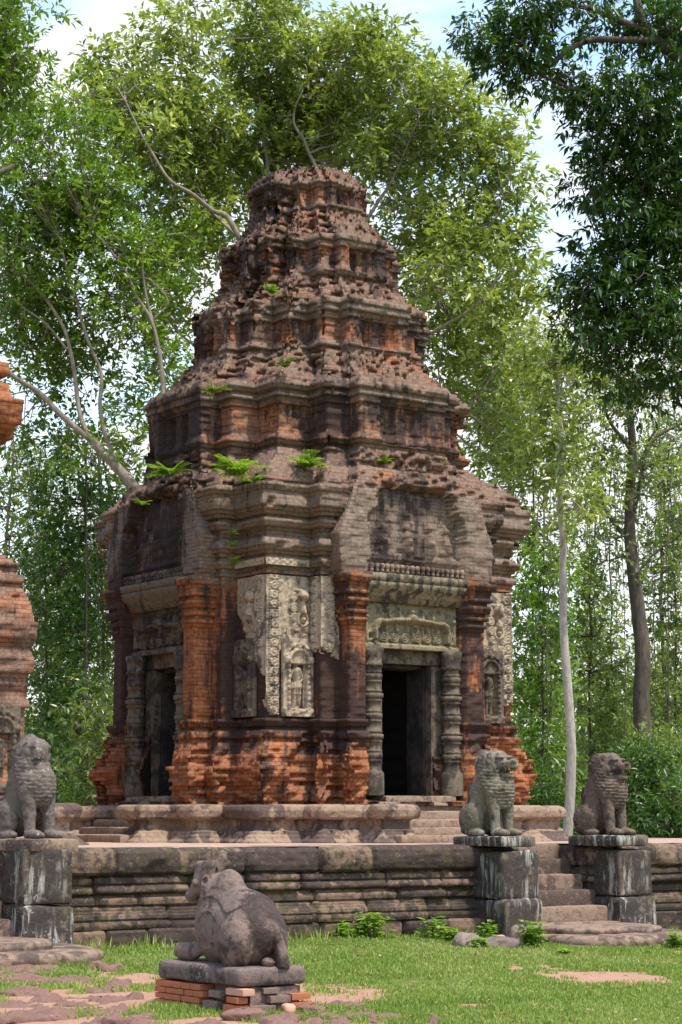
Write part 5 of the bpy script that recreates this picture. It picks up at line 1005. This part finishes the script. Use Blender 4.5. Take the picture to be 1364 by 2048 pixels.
# the rest of the wood: one far mass
rs = np.random.RandomState(99); LV = []; LF = []; n0 = 0; var = []; wood = MB()
for k in range(64):
    Y = rs.uniform(84, 130); x = rs.uniform(-260, 1640); h = rs.uniform(4.5, 8.5); b = gp(x, Y); rr = rs.uniform(1.4, 2.6)
    V, f = tube([b, b+[rs.normal()*.3, 0, h*.5], b+[rs.normal()*.5, 0, h*.9]], [.05, .04, .02], 5); wood.add(V, f)
    n = int(150*rr); d = rand_dirs(rs, n); zc = rs.uniform(.22, 1, n); p = b+np.stack([d[:, 0]*rr, d[:, 1]*rr, h*zc], 1); V, f = make_leaves(rs, p, unit(d+[0, 0, .3]), 6, .42, .5, .6, .1); LV.append(V); LF.append(f+n0); n0 += len(V); var.append(np.repeat(np.clip(rs.uniform(.2, .8)+rs.normal(0, .15, len(V)//4), 0, 1), 4))
V, f = wood.out(); nv = len(V); far = tag(mesh('far_wood', np.vstack([np.concatenate(LV), V]), [np.concatenate(LF)]+[q+n0 for q in f], L_MID, None, attrs={'var': np.r_[np.concatenate(var), np.full(nv, .1)]}), 'far wood closing the view behind the nearer trees', 'forest', kind='stuff')

# ------------------------------------------------------------------ small plants
def fern(label, base, size, seed, n=7, mat=None, name='fern'):
    size *= 1.25; n = int(n*1.9)
    """compound leaves: arching stalks with rows of leaflets"""
    rs = np.random.RandomState(seed); r = thing(name, label, 'fern', base); P0 = []; D = []; NN = []; Ls = []; st_ = MB()
    for k in range(n):
        a = rs.uniform(0, 6.28); el = rs.uniform(.35, 1.1); L = size*rs.uniform(.6, 1.1); d0 = np.array([math.cos(a)*math.cos(el), math.sin(a)*math.cos(el), math.sin(el)])
        t = np.linspace(0, 1, 18); q = d0*(t*L)[:, None]+np.array([0, 0, -.35*L])*(t**2)[:, None]; V, f = tube(q, np.linspace(.008, .002, 18), 4); st_.add(V, f)
        for i in range(2, 18):
            tg = unit(q[i]-q[i-1]); sd_ = unit(np.cross(tg, [0, 0, 1.]))
            for e in (-1, 1):
                for m in (0, 1):
                    P0.append(q[i]+sd_*e*m*size*.10); D.append(unit(sd_*e+tg*(.45 if m == 0 else .9)+[0, 0, -.15])); NN.append([0, 0, 1.]); Ls.append(size*.15*(1-.5*t[i])*rs.uniform(.8, 1.2))
    P0 = np.array(P0); D = np.array(D); NN = unit(np.array(NN)-D*D[:, 2:3]); Ls = np.array(Ls); V, f = leafmesh(P0, D, NN, Ls, Ls*.42)
    mesh('stalk', *st_.out(), mat or L_FERN, r, attrs={'var': np.full(st_.n, .1)}); mesh('frond', V, f, mat or L_FERN, r, attrs={'var': np.repeat(rs.uniform(0, 1, len(P0)), 4)}); return r
def fb(x, y, v): # point of the photo direction on a tower-parallel plane v, world coordinates
    d = P(x, y, 30.)-np.array([0, 0, EYE]); n = VV_; t = (v+CEN@n)/(d[:2]@n); return np.array([0, 0, EYE])+d*t
fern('light green fern clump on the near corner of the cornice, largest on the tower', fb(470, 950, -2.55), .55, 1, 12)
fern('light green fern spreading on the left part of the cornice ledge', fb(340, 950, -1.2), .45, 2, 8)
fern('light green fern on the cornice just right of the near corner', fb(610, 935, -2.75), .42, 3, 8)
fern('small bright fern below the largest fern on the cornice', fb(505, 965, -2.9), .25, 4, 6)
fern('tiny fern on the lower left ledge above the dark pediment', fb(283, 1010, -.2), .2, 5, 5)
fern('small leafy plant rooted in the topmost moulding crack of the near corner', fb(462, 1068, -2.35), .14, 6, 5)
fern('small leafy plant in the middle moulding crack of the near corner', fb(465, 1090, -2.3), .14, 7, 5)
fern('small leafy plant in the lowest moulding crack of the near corner', fb(468, 1130, -2.3), .2, 8, 6)
fern('dull green fern tuft on the left first tier cornice', fb(425, 785, -2.0), .3, 9, 6, L_MID)
fern('small fern on the crumbling ledge below the second tier', fb(570, 735, -2.2), .25, 10, 6, L_MID)
fern('small yellow green tuft at the foot of the front false door', fb(765, 925, -2.95), .2, 11, 6)
fern('thin green tuft on the second tier cornice top', fb(540, 585, -1.9), .22, 12, 8)
fern('small green plant on the ledge at the right of the false door', fb(880, 935, -2.9), .18, 13, 5, L_MID)
def weed(label, px, py, h, n, seed, spread=.2):
    c = pxg(px, py, -.04); rs = np.random.RandomState(seed); base = np.array([c[0], c[1], gz(c[0], 0)]); r = thing('leafy_weed', label, 'weed', base); st_ = MB(); P0 = []; D = []; Ls = []
    for k in range(n):
        a = rs.uniform(0, 6.28); q0 = np.array([math.cos(a), .6*math.sin(a), 0])*spread*rs.uniform(0, 1); rt, ft = tube([[0, 0, -.03], q0*.5+[0, 0, -.02], q0+[0, 0, .002]], .006, 4); st_.add(rt, ft); hh = h*rs.uniform(.5, 1.); tip = q0+np.array([rs.normal()*.12*hh, rs.normal()*.12*hh, hh]); q = smoothline([q0, (q0+tip)/2+rs.normal(size=3)*.02, tip], 7); V, f = tube(q, np.linspace(.006, .003, 7), 4); st_.add(V, f)
        for i in range(1, 7):
            for e in range(3):
                b = rs.uniform(0, 6.28); P0.append(q[i]); D.append([math.cos(b), math.sin(b), rs.uniform(-.1, .5)]); Ls.append(.11*rs.uniform(.6, 1.2))
    P0 = np.array(P0); D = unit(np.array(D)); NN = unit(np.array([0, 0, 1.])-D*D[:, 2:3]); Ls = np.array(Ls); V, f = leafmesh(P0, D, NN, Ls, Ls*.55)
    mesh('stem', *st_.out(), L_WEED, r, attrs={'var': np.full(st_.n, .2)}); mesh('leaf', V, f, L_WEED, r, attrs={'var': np.repeat(rs.uniform(0, 1, len(P0)), 4)})['kind'] = 'stuff'
for a in (('broad leafy weed clump at the middle of the terrace foot, tallest there', 745, 1884, .42, 22, 1, .28), ('lower weed clump joined to the left of the tallest clump', 695, 1884, .3, 12, 2, .2), ('short weed clump right behind the bull rump', 645, 1884, .2, 8, 3, .18), ('slim weed close to the bull tail', 572, 1884, .25, 6, 4, .08), ('weed clump half way between tallest clump and grey boulder', 865, 1884, .38, 12, 5, .22), ('weeds next to the grey boulder at terrace foot', 900, 1888, .25, 9, 6, .16), ('slim weed growing on the slab left of the middle pier', 975, 1880, .32, 7, 7, .1), ('bushy weed between the middle pier and the landing slab', 1070, 1893, .42, 18, 8, .16), ('low weed before the landing slab edge', 1128, 1905, .16, 6, 9, .12), ('weed at the right photo edge behind the landing slab', 1350, 1885, .3, 10, 10, .14), ('grassy weed clump at the foot of the left pier', 98, 1893, .26, 14, 11, .25), ('weed on the grass right of the left pier', 182, 1898, .24, 9, 12, .12), ('low weed before the dark slab by the middle pier', 955, 1898, .18, 7, 13, .18)): weed(*a)
# fallen leaves and pale chips on the grass
rs = np.random.RandomState(5); n = 650; Y = 1/rs.uniform(1/33, 1/17.6, n); X = rs.uniform(-1, 1, n)*.17*Y; ok = clear(X, Y) > 0; X, Y = X[ok], Y[ok]; n = len(X); a = rs.uniform(0, 6.28, n)
D = np.stack([np.cos(a), np.sin(a), rs.uniform(-.1, .3, n)], -1); D = unit(D); NN = unit(np.array([0, 0, 1.])-D*D[:, 2:3]); L = rs.uniform(.03, .085, n); V, f = leafmesh(np.stack([X, Y, gz(X, Y)+.045], -1), D, NN, L, L*.45)
tag(mesh('leaf_litter', V, f, leaf_mat('dry_leaves', [(.16, .09, .04), (.30, .19, .10), (.42, .33, .22)], .1, .7, .2), None, attrs={'var': np.repeat(rs.uniform(0, 1, n), 4)}), 'dry fallen leaves scattered over the grass', 'leaf litter', kind='stuff')
